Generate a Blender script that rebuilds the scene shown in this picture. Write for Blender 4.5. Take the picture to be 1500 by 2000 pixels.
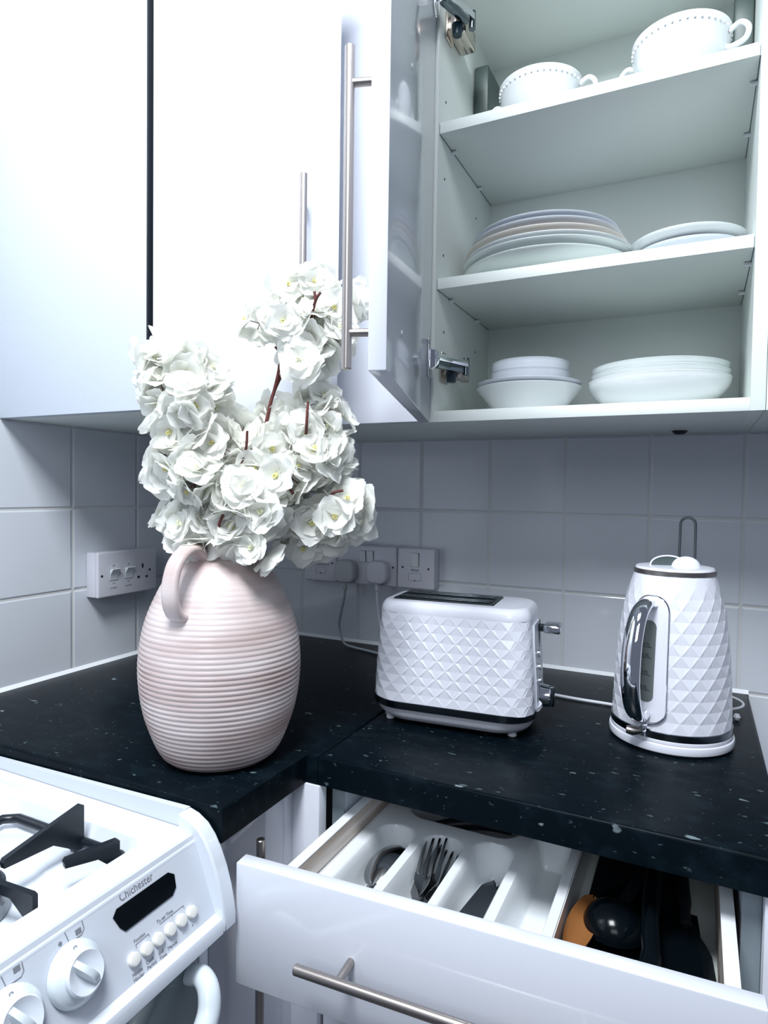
import bpy, bmesh, math, random
from mathutils import Vector, Matrix
PI = math.pi
random.seed(7)
S = bpy.context.scene
for o in list(bpy.data.objects):
    bpy.data.objects.remove(o, do_unlink=True)
COL = S.collection

# ------------------------------------------------------------------ camera, light, exposure
CAM = Vector((1.0392, -1.2779, 1.2453))
RT = Vector((0.89812, 0.43951, 0.01424)); UP = Vector((-0.02741, 0.02363, 0.99934)); FW = Vector((-0.43889, 0.89792, -0.03327))
cd = bpy.data.cameras.new('camera'); cam = bpy.data.objects.new('camera', cd); COL.objects.link(cam)
cd.sensor_fit = 'VERTICAL'; cd.sensor_height = 36; cd.lens = 1252.04 / 2000 * 36; cd.clip_start = .02
m = Matrix((RT, UP, -FW)).transposed().to_4x4(); m.translation = CAM; cam.matrix_world = m
S.camera = cam
S.view_settings.view_transform = 'Standard'; S.view_settings.look = 'None'
S.view_settings.exposure = 0.12; S.view_settings.gamma = 1; S.view_settings.use_curve_mapping = False

w = bpy.data.worlds.new('World'); S.world = w; w.use_nodes = True
bg = w.node_tree.nodes['Background']; bg.inputs[0].default_value = (.66, .76, 1, 1); bg.inputs[1].default_value = .17

def area(name, loc, target, size, sizey, power, col):
    l = bpy.data.lights.new(name, 'AREA'); l.shape = 'RECTANGLE'; l.size = size; l.size_y = sizey; l.energy = power; l.color = col
    o = bpy.data.objects.new(name, l); COL.objects.link(o); o.location = loc
    o.rotation_euler = (Vector(target) - Vector(loc)).to_track_quat('-Z', 'Y').to_euler(); return o
area('ceiling_light', (.80, -1.38, 2.45), (.55, -.5, 1.0), .5, .5, 39, (.90, .95, 1))
area('window_light', (1.25, -2.9, 2.25), (.6, -.4, 1.1), 1.0, 1.0, 13, (.86, .93, 1))

# ------------------------------------------------------------------ materials
def mat(name, col, rough=.5, metal=0, coat=0, spec=.5, bump=None, trans=0, sss=0):
    m = bpy.data.materials.new(name); m.use_nodes = True
    b = m.node_tree.nodes['Principled BSDF']
    b.inputs['Base Color'].default_value = (*col, 1); b.inputs['Roughness'].default_value = rough
    b.inputs['Metallic'].default_value = metal; b.inputs['Coat Weight'].default_value = coat
    b.inputs['Coat Roughness'].default_value = .05
    b.inputs['Specular IOR Level'].default_value = spec; b.inputs['Transmission Weight'].default_value = trans
    if bump:
        nt = m.node_tree; n = nt.nodes.new('ShaderNodeTexNoise'); n.inputs['Scale'].default_value = bump[0]
        tc = nt.nodes.new('ShaderNodeTexCoord'); nt.links.new(tc.outputs['Object'], n.inputs['Vector'])
        bp = nt.nodes.new('ShaderNodeBump'); bp.inputs['Strength'].default_value = bump[1]; bp.inputs['Distance'].default_value = .001
        nt.links.new(n.outputs[0], bp.inputs['Height']); nt.links.new(bp.outputs[0], b.inputs['Normal'])
    return m
M = {}
M['gloss'] = mat('gloss_white_laminate', (.72, .745, .82), .12, coat=.3)
M['satin'] = mat('satin_white_board', (.76, .81, .78), .38, bump=(350, .08))
M['endpanel'] = mat('white_textured_board', (.54, .59, .66), .45, bump=(500, .15))
M['carcass_dark'] = mat('shaded_board_edge', (.22, .27, .30), .5)  # dark grey stands in for shade on carcass edges and at shelf ends
M['steel'] = mat('brushed_steel', (.40, .365, .345), .33, 1)
M['chrome'] = mat('chrome', (.86, .87, .90), .06, 1)
M['darkchrome'] = mat('dark_chrome', (.16, .19, .21), .18, 1)
M['brass'] = mat('nickel_plated_steel', (.62, .55, .50), .22, 1)
M['cutlery'] = mat('cutlery_steel', (.30, .31, .32), .17, 1)
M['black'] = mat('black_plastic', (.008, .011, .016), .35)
M['blackgloss'] = mat('black_gloss', (.002, .004, .006), .16, spec=.22)
M['enamel'] = mat('white_enamel', (.74, .79, .86), .12, coat=.5)
M['iron'] = mat('black_enamelled_iron', (.006, .010, .016), .32)
M['ceramic'] = mat('white_ceramic', (.72, .75, .77), .14, coat=.2)
M['ceramic_grey'] = mat('pale_grey_ceramic', (.62, .66, .72), .15, coat=.4)
M['ceramic_cream'] = mat('cream_ceramic', (.74, .69, .62), .15, coat=.4)
M['ceramic_blue'] = mat('pale_green_ceramic', (.68, .74, .73), .15, coat=.4)
M['socket'] = mat('white_switch_plastic', (.66, .66, .72), .3)
M['plug'] = mat('old_white_plastic', (.52, .53, .54), .45)
M['tray'] = mat('white_moulded_plastic', (.80, .83, .85), .22)
M['appl'] = mat('white_appliance_plastic', (.80, .82, .90), .22, coat=.3)
M['panel'] = mat('pale_grey_panel', (.62, .66, .73), .35)
M['button'] = mat('ivory_plastic', (.86, .85, .80), .3)
M['print'] = mat('grey_print', (.20, .21, .24), .6)
M['printdark'] = mat('black_print', (.01, .012, .015), .6)
M['knobw'] = mat('white_knob_plastic', (.70, .77, .82), .25, coat=.3)
M['wire'] = mat('grey_wire', (.20, .22, .23), .35, .8)
M['cord'] = mat('white_cord', (.72, .74, .80), .45)
M['cordgrey'] = mat('grey_cord', (.34, .38, .41), .45)
M['ovenglass'] = mat('grey_oven_glass', (.16, .20, .21), .10, coat=.5)
M['boxgreen'] = mat('grey_green_plastic', (.05, .075, .068), .45)
M['wood_handle'] = mat('orange_wood', (.30, .12, .035), .5, bump=(60, .2))
M['twig'] = mat('reddish_brown_twig', (.10, .022, .018), .7, bump=(300, .5))
M['sealant'] = mat('white_sealant', (.80, .83, .86), .4)
M['gauge'] = mat('smoky_gauge', (.13, .15, .15), .25)
M['lidgrey'] = mat('grey_metal_paint', (.10, .13, .13), .35, .4)
M['bluecap'] = mat('dark_blue_plastic', (.01, .03, .05), .4)
M['floor'] = mat('grey_vinyl', (.12, .12, .13), .5)
M['plaster'] = mat('white_plaster', (.72, .74, .76), .8)

def tile_mat():
    m = bpy.data.materials.new('square_white_tiles'); m.use_nodes = True; nt = m.node_tree; N = nt.nodes; L = nt.links
    b = N['Principled BSDF']; b.inputs['Roughness'].default_value = .13; b.inputs['Coat Weight'].default_value = .2
    g = N.new('ShaderNodeNewGeometry'); sp = N.new('ShaderNodeSeparateXYZ'); L.new(g.outputs['Position'], sp.inputs[0])
    def mth(op, a, bb=None, c=None):
        n = N.new('ShaderNodeMath'); n.operation = op
        for i, v in enumerate((a, bb, c)):
            if v is None: continue
            if isinstance(v, (int, float)): n.inputs[i].default_value = v
            else: L.new(v, n.inputs[i])
        return n.outputs[0]
    T = .152
    def edge(coord, off):     # distance to the nearest grout line
        a = mth('DIVIDE', mth('SUBTRACT', coord, off), T); f = mth('FRACT', mth('ADD', a, 100.0))
        return mth('MULTIPLY', mth('MINIMUM', f, mth('SUBTRACT', 1.0, f)), T)
    # horizontal run: back wall uses x, left wall uses y; both walls share one coordinate by the normal
    nn = N.new('ShaderNodeSeparateXYZ'); L.new(g.outputs['True Normal'], nn.inputs[0])
    isx = mth('GREATER_THAN', mth('ABSOLUTE', nn.outputs[0]), .5)
    dx = edge(sp.outputs[0], .3519); dy = edge(sp.outputs[1], -.3136); dz = edge(sp.outputs[2], .9)
    mix = N.new('ShaderNodeMix'); mix.data_type = 'FLOAT'; L.new(isx, mix.inputs[0]); L.new(dx, mix.inputs[2]); L.new(dy, mix.inputs[3])
    d = mth('MINIMUM', mix.outputs[0], dz)
    r = N.new('ShaderNodeMapRange'); L.new(d, r.inputs[0]); r.inputs[1].default_value = .0010; r.inputs[2].default_value = .0016
    cm = N.new('ShaderNodeMix'); cm.data_type = 'RGBA'; L.new(r.outputs[0], cm.inputs[0])
    cm.inputs[6].default_value = (.60, .60, .58, 1); cm.inputs[7].default_value = (.62, .65, .70, 1)
    L.new(cm.outputs[2], b.inputs['Base Color'])
    r2 = N.new('ShaderNodeMapRange'); L.new(d, r2.inputs[0]); r2.interpolation_type = 'SMOOTHSTEP'
    r2.inputs[1].default_value = .0010; r2.inputs[2].default_value = .0048
    nz = N.new('ShaderNodeTexNoise'); nz.inputs['Scale'].default_value = 7; L.new(g.outputs['Position'], nz.inputs['Vector'])
    h = mth('ADD', r2.outputs[0], mth('MULTIPLY', nz.outputs[0], .9))
    bp = N.new('ShaderNodeBump'); bp.inputs['Distance'].default_value = .0016; bp.inputs['Strength'].default_value = .8
    L.new(h, bp.inputs['Height']); L.new(bp.outputs[0], b.inputs['Normal'])
    rr = N.new('ShaderNodeMapRange'); L.new(r.outputs[0], rr.inputs[0]); rr.inputs[3].default_value = .7; rr.inputs[4].default_value = .13
    L.new(rr.outputs[0], b.inputs['Roughness'])
    return m
M['tile'] = tile_mat()

def stone_mat():
    m = bpy.data.materials.new('black_speckled_laminate'); m.use_nodes = True; nt = m.node_tree; N = nt.nodes; L = nt.links
    b = N['Principled BSDF']; b.inputs['Roughness'].default_value = .30; b.inputs['Specular IOR Level'].default_value = .05
    g = N.new('ShaderNodeNewGeometry')
    mp = N.new('ShaderNodeMapping'); mp.inputs['Scale'].default_value = (.75, 1.3, 1); L.new(g.outputs['Position'], mp.inputs[0])
    wn = N.new('ShaderNodeTexNoise'); wn.inputs['Scale'].default_value = 90; L.new(mp.outputs[0], wn.inputs['Vector'])
    vm = N.new('ShaderNodeMix'); vm.data_type = 'RGBA'; vm.inputs[0].default_value = .012; L.new(mp.outputs[0], vm.inputs[6]); L.new(wn.outputs['Color'], vm.inputs[7])
    out = None
    base = (.0022, .0050, .0080, 1)
    prev = None
    for sc, thr, soft, col in ((60, .15, .08, (.065, .095, .105, 1)), (150, .16, .08, (.035, .058, .066, 1)), (23, .095, .03, (.16, .20, .22, 1))):
        v = N.new('ShaderNodeTexVoronoi'); v.inputs['Scale'].default_value = sc; L.new(vm.outputs[2], v.inputs['Vector'])
        sel = N.new('ShaderNodeSeparateColor'); L.new(v.outputs['Color'], sel.inputs[0])
        s2 = N.new('ShaderNodeMath'); s2.operation = 'MULTIPLY'; L.new(sel.outputs[0], s2.inputs[0]); s2.inputs[1].default_value = thr * 1.4
        sb = N.new('ShaderNodeMath'); sb.operation = 'SUBTRACT'; L.new(s2.outputs[0], sb.inputs[0]); L.new(v.outputs['Distance'], sb.inputs[1])
        r = N.new('ShaderNodeMapRange'); L.new(sb.outputs[0], r.inputs[0]); r.inputs[1].default_value = 0; r.inputs[2].default_value = soft
        c = N.new('ShaderNodeMix'); c.data_type = 'RGBA'; L.new(r.outputs[0], c.inputs[0])
        if prev is None: c.inputs[6].default_value = base
        else: L.new(prev, c.inputs[6])
        c.inputs[7].default_value = col; prev = c.outputs[2]
    n3 = N.new('ShaderNodeTexNoise'); n3.inputs['Scale'].default_value = 45; n3.inputs['Detail'].default_value = 6; L.new(mp.outputs[0], n3.inputs['Vector'])
    r3 = N.new('ShaderNodeMapRange'); L.new(n3.outputs[0], r3.inputs[0]); r3.inputs[1].default_value = .5; r3.inputs[2].default_value = .8
    c3 = N.new('ShaderNodeMix'); c3.data_type = 'RGBA'; L.new(r3.outputs[0], c3.inputs[0]); L.new(prev, c3.inputs[6]); c3.inputs[7].default_value = (.006, .013, .018, 1)
    L.new(c3.outputs[2], b.inputs['Base Color'])
    return m
M['stone'] = stone_mat()

def wood_mat(name, c1, c2, sc=(3, 3, 30)):
    m = bpy.data.materials.new(name); m.use_nodes = True; nt = m.node_tree; N = nt.nodes; L = nt.links
    b = N['Principled BSDF']; b.inputs['Roughness'].default_value = .45
    g = N.new('ShaderNodeNewGeometry'); mp = N.new('ShaderNodeMapping'); mp.inputs['Scale'].default_value = sc; L.new(g.outputs['Position'], mp.inputs[0])
    n = N.new('ShaderNodeTexNoise'); n.inputs['Scale'].default_value = 3; n.inputs['Detail'].default_value = 5; L.new(mp.outputs[0], n.inputs['Vector'])
    r = N.new('ShaderNodeValToRGB'); r.color_ramp.elements[0].position = .35; r.color_ramp.elements[0].color = (*c1, 1)
    r.color_ramp.elements[1].position = .65; r.color_ramp.elements[1].color = (*c2, 1)
    L.new(n.outputs[0], r.inputs[0]); L.new(r.outputs[0], b.inputs['Base Color']); return m
M['drawerwood'] = wood_mat('pale_birch_drawer_board', (.50, .40, .32), (.78, .72, .68), (2, 1.2, 26))

def vase_mat():
    m = bpy.data.materials.new('blush_ribbed_stoneware'); m.use_nodes = True; nt = m.node_tree; N = nt.nodes; L = nt.links
    b = N['Principled BSDF']; b.inputs['Roughness'].default_value = .34; b.inputs['Coat Weight'].default_value = .15
    g = N.new('ShaderNodeNewGeometry'); mp = N.new('ShaderNodeMapping'); mp.inputs['Scale'].default_value = (1, 1, 5); mp.inputs['Rotation'].default_value = (.25, .15, 0)
    L.new(g.outputs['Position'], mp.inputs[0])
    n = N.new('ShaderNodeTexNoise'); n.inputs['Scale'].default_value = 5; n.inputs['Detail'].default_value = 5; L.new(mp.outputs[0], n.inputs['Vector'])
    r = N.new('ShaderNodeValToRGB'); e = r.color_ramp.elements
    e[0].position = .32; e[0].color = (.42, .31, .285, 1); e[1].position = .68; e[1].color = (.68, .60, .59, 1)
    e2 = e.new(.5); e2.color = (.55, .455, .44, 1)
    L.new(n.outputs[0], r.inputs[0]); L.new(r.outputs[0], b.inputs['Base Color']); return m
M['vase'] = vase_mat()

def petal_mat():
    m = bpy.data.materials.new('white_silk_petal'); m.use_nodes = True; nt = m.node_tree; N = nt.nodes; L = nt.links
    b = N['Principled BSDF']; b.inputs['Roughness'].default_value = .6; b.inputs['Base Color'].default_value = (.94, .94, .91, 1); b.inputs['Specular IOR Level'].default_value = .2
    t = N.new('ShaderNodeBsdfTranslucent'); t.inputs[0].default_value = (.95, .96, .90, 1)
    mx = N.new('ShaderNodeMixShader'); mx.inputs[0].default_value = .38
    L.new(b.outputs[0], mx.inputs[1]); L.new(t.outputs[0], mx.inputs[2]); L.new(mx.outputs[0], N['Material Output'].inputs[0])
    return m
M['petal'] = petal_mat()
M['stamen'] = mat('yellow_green_stamen', (.72, .68, .30), .7)
M['stamen_pale'] = mat('pale_flower_heart', (.80, .82, .60), .7)

# ------------------------------------------------------------------ mesh helpers (all coordinates in metres, world or local)
class MB:
    def __init__(s): s.v = []; s.f = []; s.mi = []; s.cur = 0
    def add(s, vs, fs):
        k = len(s.v); s.v += [tuple(p) for p in vs]
        for f in fs: s.f.append([i + k for i in f]); s.mi.append(s.cur)
        return s
    def bm(s, b):
        b.verts.index_update(); s.add([v.co[:] for v in b.verts], [[v.index for v in f.verts] for f in b.faces]); b.free(); return s
    def box(s, lo, hi, bev=0, seg=2, mtx=None):
        b = bmesh.new(); bmesh.ops.create_cube(b, size=1)
        c = [(lo[i] + hi[i]) / 2 for i in range(3)]; d = [abs(hi[i] - lo[i]) for i in range(3)]
        for v in b.verts: v.co = Vector((c[0] + v.co.x * d[0], c[1] + v.co.y * d[1], c[2] + v.co.z * d[2]))
        if bev: bmesh.ops.bevel(b, geom=b.edges[:], offset=min(bev, min(d) * .49), segments=seg, profile=.5, affect='EDGES')
        if mtx: bmesh.ops.transform(b, matrix=mtx, verts=b.verts[:])
        return s.bm(b)
    def lathe(s, prof, n=48, c=(0, 0, 0), mtx=None, close=True):
        vs = []; fs = []
        for r, z in prof:
            for k in range(n):
                a = 2 * PI * k / n; p = Vector((r * math.cos(a), r * math.sin(a), z)); p = (mtx @ p) if mtx else p
                vs.append((p[0] + c[0], p[1] + c[1], p[2] + c[2]))
        for j in range(len(prof) - 1):
            for k in range(n):
                k2 = (k + 1) % n; fs.append([j * n + k, j * n + k2, (j + 1) * n + k2, (j + 1) * n + k])
        if close:
            if prof[0][0] > 1e-6: fs.append(list(range(n))[::-1])
            if prof[-1][0] > 1e-6: fs.append([(len(prof) - 1) * n + k for k in range(n)])
        return s.add(vs, fs)
    def tube(s, pts, r, n=10, cap=True):
        pts = [Vector(p) for p in pts]; rs = r if isinstance(r, (list, tuple)) else [r] * len(pts)
        vs = []; fs = []; up = None
        for i, p in enumerate(pts):
            t = (pts[min(i + 1, len(pts) - 1)] - pts[max(i - 1, 0)]).normalized()
            if up is None: up = Vector((0, 0, 1)) if abs(t.z) < .9 else Vector((1, 0, 0))
            x = t.cross(up)
            if x.length < 1e-4: x = t.orthogonal()
            x.normalize(); y = x.cross(t).normalized(); up = y
            for k in range(n):
                a = 2 * PI * k / n; vs.append(p + (x * math.cos(a) + y * math.sin(a)) * rs[i])
        for i in range(len(pts) - 1):
            for k in range(n):
                k2 = (k + 1) % n; fs.append([i * n + k, i * n + k2, (i + 1) * n + k2, (i + 1) * n + k])
        if cap: fs += [list(range(n))[::-1], [(len(pts) - 1) * n + k for k in range(n)]]
        return s.add(vs, fs)
    def prism(s, poly, o, ux, uy, d):       # polygon in the plane (ux, uy) at o, extruded by the vector d
        o, ux, uy, d = Vector(o), Vector(ux), Vector(uy), Vector(d); n = len(poly)
        a = [o + ux * p[0] + uy * p[1] for p in poly]; bb = [p + d for p in a]
        fs = [list(range(n)), [n + k for k in range(n)][::-1]] + [[k, n + k, n + (k + 1) % n, (k + 1) % n][::-1] for k in range(n)]
        # keep normals outward
        if (ux.cross(uy)).dot(d) > 0: fs = [f[::-1] for f in fs]
        return s.add(a + bb, fs)
def cat(pts, k=6):
    P = [Vector(p) for p in pts]; out = []
    for i in range(len(P) - 1):
        a, b, c, d = P[max(i - 1, 0)], P[i], P[i + 1], P[min(i + 2, len(P) - 1)]
        for j in range(k):
            t = j / k; out.append(.5 * ((2 * b) + (c - a) * t + (2 * a - 5 * b + 4 * c - d) * t * t + (3 * b - a - 3 * c + d) * t ** 3))
    out.append(P[-1]); return out
def fixn(me):
    b = bmesh.new(); b.from_mesh(me); bmesh.ops.recalc_face_normals(b, faces=b.faces[:]); b.to_mesh(me); b.free()
def obj(name, mb, material, parent=None, smooth=True, ang=35, fix=True):
    me = bpy.data.meshes.new(name); off = Vector((0, 0, 0)); p = parent
    while p is not None:
        if not p.get('_local'): off += p.location
        p = p.parent
    vs = [tuple(Vector(v) - off) for v in mb.v]
    me.from_pydata(vs, [], mb.f)
    mats = material if isinstance(material, list) else [material]
    for q in mats: me.materials.append(M[q])
    me.polygons.foreach_set('material_index', mb.mi)
    if fix: fixn(me)
    if smooth:
        me.polygons.foreach_set('use_smooth', [True] * len(me.polygons)); me.set_sharp_from_angle(angle=math.radians(ang))
    me.update()
    o = bpy.data.objects.new(name, me); COL.objects.link(o)
    if parent: o.parent = parent
    return o
def tag(o, label=None, cat=None, group=None, kind=None):
    if label: o['label'] = label
    if cat: o['category'] = cat
    if group: o['group'] = group
    if kind: o['kind'] = kind
    return o
def thing(name, loc, label, cat, group=None, rz=None):
    o = bpy.data.objects.new(name, None); COL.objects.link(o); o.location = loc; o.empty_display_size = .02
    if rz is not None: o.rotation_euler = (0, 0, rz); o['_local'] = 1
    return tag(o, label, cat, group)
def struct(name, mb, m_, **k):
    o = obj(name, mb, m_, **k); o['kind'] = 'structure'; return o
def text(name, body, size, o, ux, uy, parent, material='print', ext=.0002, xscale=1.0, align='LEFT'):
    c = bpy.data.curves.new(name, 'FONT'); c.body = body; c.size = size; c.extrude = ext; c.align_x = align; c.resolution_u = 3
    t = bpy.data.objects.new(name, c); COL.objects.link(t)
    dg = bpy.context.evaluated_depsgraph_get(); me = bpy.data.meshes.new_from_object(t.evaluated_get(dg))
    bpy.data.objects.remove(t); bpy.data.curves.remove(c)
    ux = Vector(ux).normalized(); uy = Vector(uy).normalized(); n = ux.cross(uy)
    off = Vector((0, 0, 0)); p = parent
    while p is not None:
        if not p.get('_local'): off += p.location
        p = p.parent
    for v in me.vertices: v.co = Vector(o) + ux * v.co.x * xscale + uy * v.co.y + n * v.co.z - off
    me.materials.clear(); me.materials.append(M[material]); me.name = name
    ob = bpy.data.objects.new(name, me); COL.objects.link(ob); ob.parent = parent; return ob
def copy_tree(o, parent=None):
    c = o.copy(); COL.objects.link(c); c.parent = parent
    for ch in list(o.children): copy_tree(ch, c)
    return c

# ------------------------------------------------------------------ the setting
struct('wall_back', MB().box((-.1, 0, 0), (2.2, .1, 2.5)), 'tile', smooth=False)
struct('wall_left', MB().box((-.1, -2.2, 0), (0, 0, 2.5)), 'tile', smooth=False)
struct('floor', MB().box((-.1, -2.6, -.05), (2.4, .1, 0)), 'floor', smooth=False)
# sealant along the worktop
struct('trim_1', MB().prism([(0, 0), (.006, 0), (0, .006)], (0, 0, .9), (0, -1, 0), (0, 0, 1), (1.128, 0, 0)), 'sealant')
struct('trim_2', MB().prism([(0, 0), (.006, 0), (0, .006)], (0, 0, .9), (1, 0, 0), (0, 0, 1), (0, -.742, 0)), 'sealant')

# ------------------------------------------------------------------ worktops
def slab(poly_xy, ztop, t, r=.006):
    b = bmesh.new(); vs = [b.verts.new((x, y, ztop - t)) for x, y in poly_xy]
    f = b.faces.new(vs); f.normal_update()
    if f.normal.z > 0: f.normal_flip()
    g = bmesh.ops.extrude_face_region(b, geom=[f]); bmesh.ops.translate(b, verts=[v for v in g['geom'] if isinstance(v, bmesh.types.BMVert)], vec=(0, 0, t))
    es = [e for e in b.edges if abs(e.verts[0].co.z - ztop) < 1e-5 and abs(e.verts[1].co.z - ztop) < 1e-5]
    bmesh.ops.bevel(b, geom=es, offset=r, segments=4, profile=.5, affect='EDGES')
    return b
c = thing('worktop', (.3, -.4, .862), 'black speckled worktop leg in the corner, carrying the pink jug and ending at the cooker', 'worktop')
obj('slab', MB().bm(slab([(.001, -.001), (.6055, -.001), (.6055, -.576), (.588, -.576), (.588, -.742), (.001, -.742)], .9, .038, .004)), 'stone', c)
c = thing('worktop', (.87, -.3, .862), 'black speckled worktop run under the toaster and kettle, above the open drawer', 'worktop')
obj('slab', MB().bm(slab([(.6065, -.001), (1.128, -.001), (1.128, -.576), (.6065, -.576)], .9, .038, .0045)), 'stone', c)

obj('underside_lining', MB().box((.62, -.5725, .8612), (1.127, -.549, .8619)), 'panel', c, smooth=False)
# ------------------------------------------------------------------ bar handle
def bar_handle(parent, p0, p1, n, stand, r=.0052, inset=.036):
    """bar from p0 to p1 on a face; n = outward normal, the bar axis stands `stand` off the face"""
    p0, p1, n = Vector(p0), Vector(p1), Vector(n).normalized(); t = (p1 - p0).normalized(); mb = MB()
    a, b = p0 + n * stand, p1 + n * stand; e = .0008
    mb.tube([a, a + t * e, a + t * e * 1.01, b - t * e * 1.01, b - t * e, b], [r * .85, r, r, r, r, r * .85], 24)
    for q in (p0 + t * inset, p1 - t * inset): mb.tube([q, q + n * (stand - r * .3)], r * .78, 16)
    return obj('handle', mb, 'steel', parent)

# ------------------------------------------------------------------ wall cupboards
ZB, ZT = 1.356, 2.09
# left wall cupboard with the ajar door
c = thing('wall_cupboard', (.16, -.45, ZB), 'white wall cupboard on the left wall, its door ajar behind the flowers', 'cupboard')
obj('end_panel', MB().box((.001, -.603, ZB), (.329, -.586, ZT), .0006), 'endpanel', c)
body = MB().box((.001, -.585, ZB), (.310, -.002, ZB + .017)); body.box((.001, -.585, ZT - .017), (.310, -.002, ZT)); body.box((.001, -.585, ZB + .017), (.012, -.002, ZT - .017))
obj('carcass', body, 'satin', c, smooth=False)
a = math.radians(29.6); u = Vector((math.cos(a), math.sin(a), 0)); n = Vector((math.sin(a), -math.cos(a), 0))
H = Vector((.3375, -.5985, 0))
def slabdoor(h, u, n_in, wdt, th, z0, z1, bev=.0012):
    mb = MB(); mt = Matrix((u, n_in, Vector((0, 0, 1)))).transposed().to_4x4(); mt.translation = h
    mb.box((0, 0, z0), (wdt, th, z1), bev, 2, mt); return mb
d = obj('door', slabdoor(H, u, -n, .262, .018, ZB - .001, ZT), 'gloss', c)
q = H + u * .213
bar_handle(d, (q.x, q.y, 1.366), (q.x, q.y, 1.682), n, .031)
obj('hinge_gap_shade', MB().box((.3291, -.6022, ZB + .0005), (.3312, -.570, ZT - .001)), 'black', c, smooth=False)  # black strip added as the shade inside the hinge gap
# blank corner filler
c = thing('corner_filler_panel', (.48, -.33, ZB), 'plain white corner panel behind the open door bar handle, closing the gap between wall cupboards', 'panel')
obj('board', MB().box((.312, -.336, ZB), (.6365, -.318, ZT), .0008), 'gloss', c)
obj('corner_base', MB().box((.312, -.3175, ZB), (.637, -.002, ZB + .017)), 'satin', c)
# open cupboard
XL, XR, YF = .655, 1.097, -.318
c = thing('wall_cupboard', (.876, -.16, ZB), 'open white wall cupboard with crockery on its shelves, above toaster and kettle', 'cupboard')
b = MB().box((XL - .0175, YF, ZB), (XL, -.002, ZT), .0004); b.box((XR, YF, ZB), (XR + .0175, -.002, ZT), .0004)
b.box((XL, YF, ZB), (XR, -.002, ZB + .0175), .0004); b.box((XL, YF, ZT - .0175), (XR, -.002, ZT)); b.box((XL, -.028, ZB + .0175), (XR, -.022, ZT - .0175))
obj('carcass', b, 'satin', c)
for zz in (1.568, 1.812):
    s_ = obj('shelf', MB().box((XL + .0012, YF + .006, zz), (XR - .0012, -.0285, zz + .017), .0006), 'satin', c)
    for yy in (-.255, -.115):
        for xx, sg in ((XL, 1), (XR, -1)):
            obj('shelf_pin', MB().tube([(xx, yy, zz - .0035), (xx + sg * .009, yy, zz - .0035)], .003, 10), 'tray', s_)
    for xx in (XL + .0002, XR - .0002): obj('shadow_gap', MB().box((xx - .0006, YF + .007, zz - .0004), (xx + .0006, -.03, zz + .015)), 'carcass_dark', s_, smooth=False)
for yy in (-.285, -.12):
    for k in range(6):
        zz = 1.508 + k * .1225
        if zz < ZT - .03: obj('pin_hole', MB().tube([(XL - .001, yy + (.008 if k == 0 else 0), zz), (XL + .0003, yy + (.008 if k == 0 else 0), zz)], .0022, 10), 'printdark', c)
obj('light_clip', MB().lathe([(.0, -.007), (.008, -.006), (.012, -.002), (.013, 0)], 20, (1.008, -.055, ZB)), 'black', c)
uh = Vector((.292, -.957, 0)).normalized(); nh = Vector((-uh.y, uh.x, 0)) * -1   # outward (away from the cupboard interior)
if nh.x > 0: nh = -nh
dh = Vector((.6515, -.3245, 0))
# door slab: inner face through dh along uh, thickness outwards
mt = Matrix((uh, nh, Vector((0, 0, 1)))).transposed().to_4x4(); mt.translation = dh
d = obj('door', MB().box((0, 0, ZB - .001), (.444, .0175, ZT), .0012, 2, mt), 'gloss', c)
q = dh + uh * .394 + nh * .0175
bar_handle(d, (q.x, q.y, 1.366), (q.x, q.y, 1.682), nh, .031)
for zz in (1.724, 1.412):
    q = dh + uh * (.29 if zz > 1.6 else .345)
    obj('screw_cap', MB().tube([(q.x, q.y, zz), (q.x - nh.x * .0012, q.y - nh.y * .0012, zz)], .0035, 12), 'satin', d)
def hinge(zc):
    mb = MB()
    # cup plate on the door's inner face (seen edge on)
    q = dh + uh * .034 - nh * .0015
    mt2 = Matrix((uh, nh, Vector((0, 0, 1)))).transposed().to_4x4(); mt2.translation = q
    mb.box((-.014, -.0015, zc - .028), (.014, .0015, zc + .028), .0012, 2, mt2)
    mb.lathe([(.015, 0), (.016, .003), (.012, .006)], 20, (q.x - nh.x * .0, q.y, zc), Matrix.Rotation(-PI / 2, 4, 'X'))
    hp = obj('hinge', mb, 'chrome', c)
    # link arm from cup to mount
    a0 = Vector((q.x + .006, q.y + .004, 0)); a1 = Vector((XL + .040, YF + .040, 0))
    t = (a1 - a0); L_ = t.length; t.normalize(); s_ = Vector((-t.y, t.x, 0))
    mt3 = Matrix((t, s_, Vector((0, 0, 1)))).transposed().to_4x4(); mt3.translation = a0
    obj('hinge_arm', MB().box((-.004, -.006, zc - .002), (L_, .006, zc + .010), .002, 2, mt3), 'chrome', hp)
    obj('hinge_link', MB().box((.004, -.005, zc - .013), (L_ * .85, .005, zc - .002), .002, 2, mt3).tube([a1 + Vector((0, 0, zc - .014)), a1 + Vector((0, 0, zc + .013))], .0055, 12), 'darkchrome', hp)
    # mounting body along the cupboard side
    mb = MB().box((XL + .001, YF + .030, zc - .012), (XL + .016, YF + .098, zc + .011), .002)
    mb.box((XL + .016, YF + .034, zc - .018), (XL + .030, YF + .090, zc + .013), .003)
    mb.box((XL + .0005, YF + .024, zc - .026), (XL + .004, YF + .052, zc + .024), .001)
    obj('mounting_arm', mb, 'brass', hp)
    obj('damper', MB().tube([(XL + .020, YF + .026, zc - .027), (XL + .020, YF + .026, zc - .010)], [.0075, .009], 16), 'bluecap', hp)
hinge(1.449); hinge(1.998)
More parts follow.
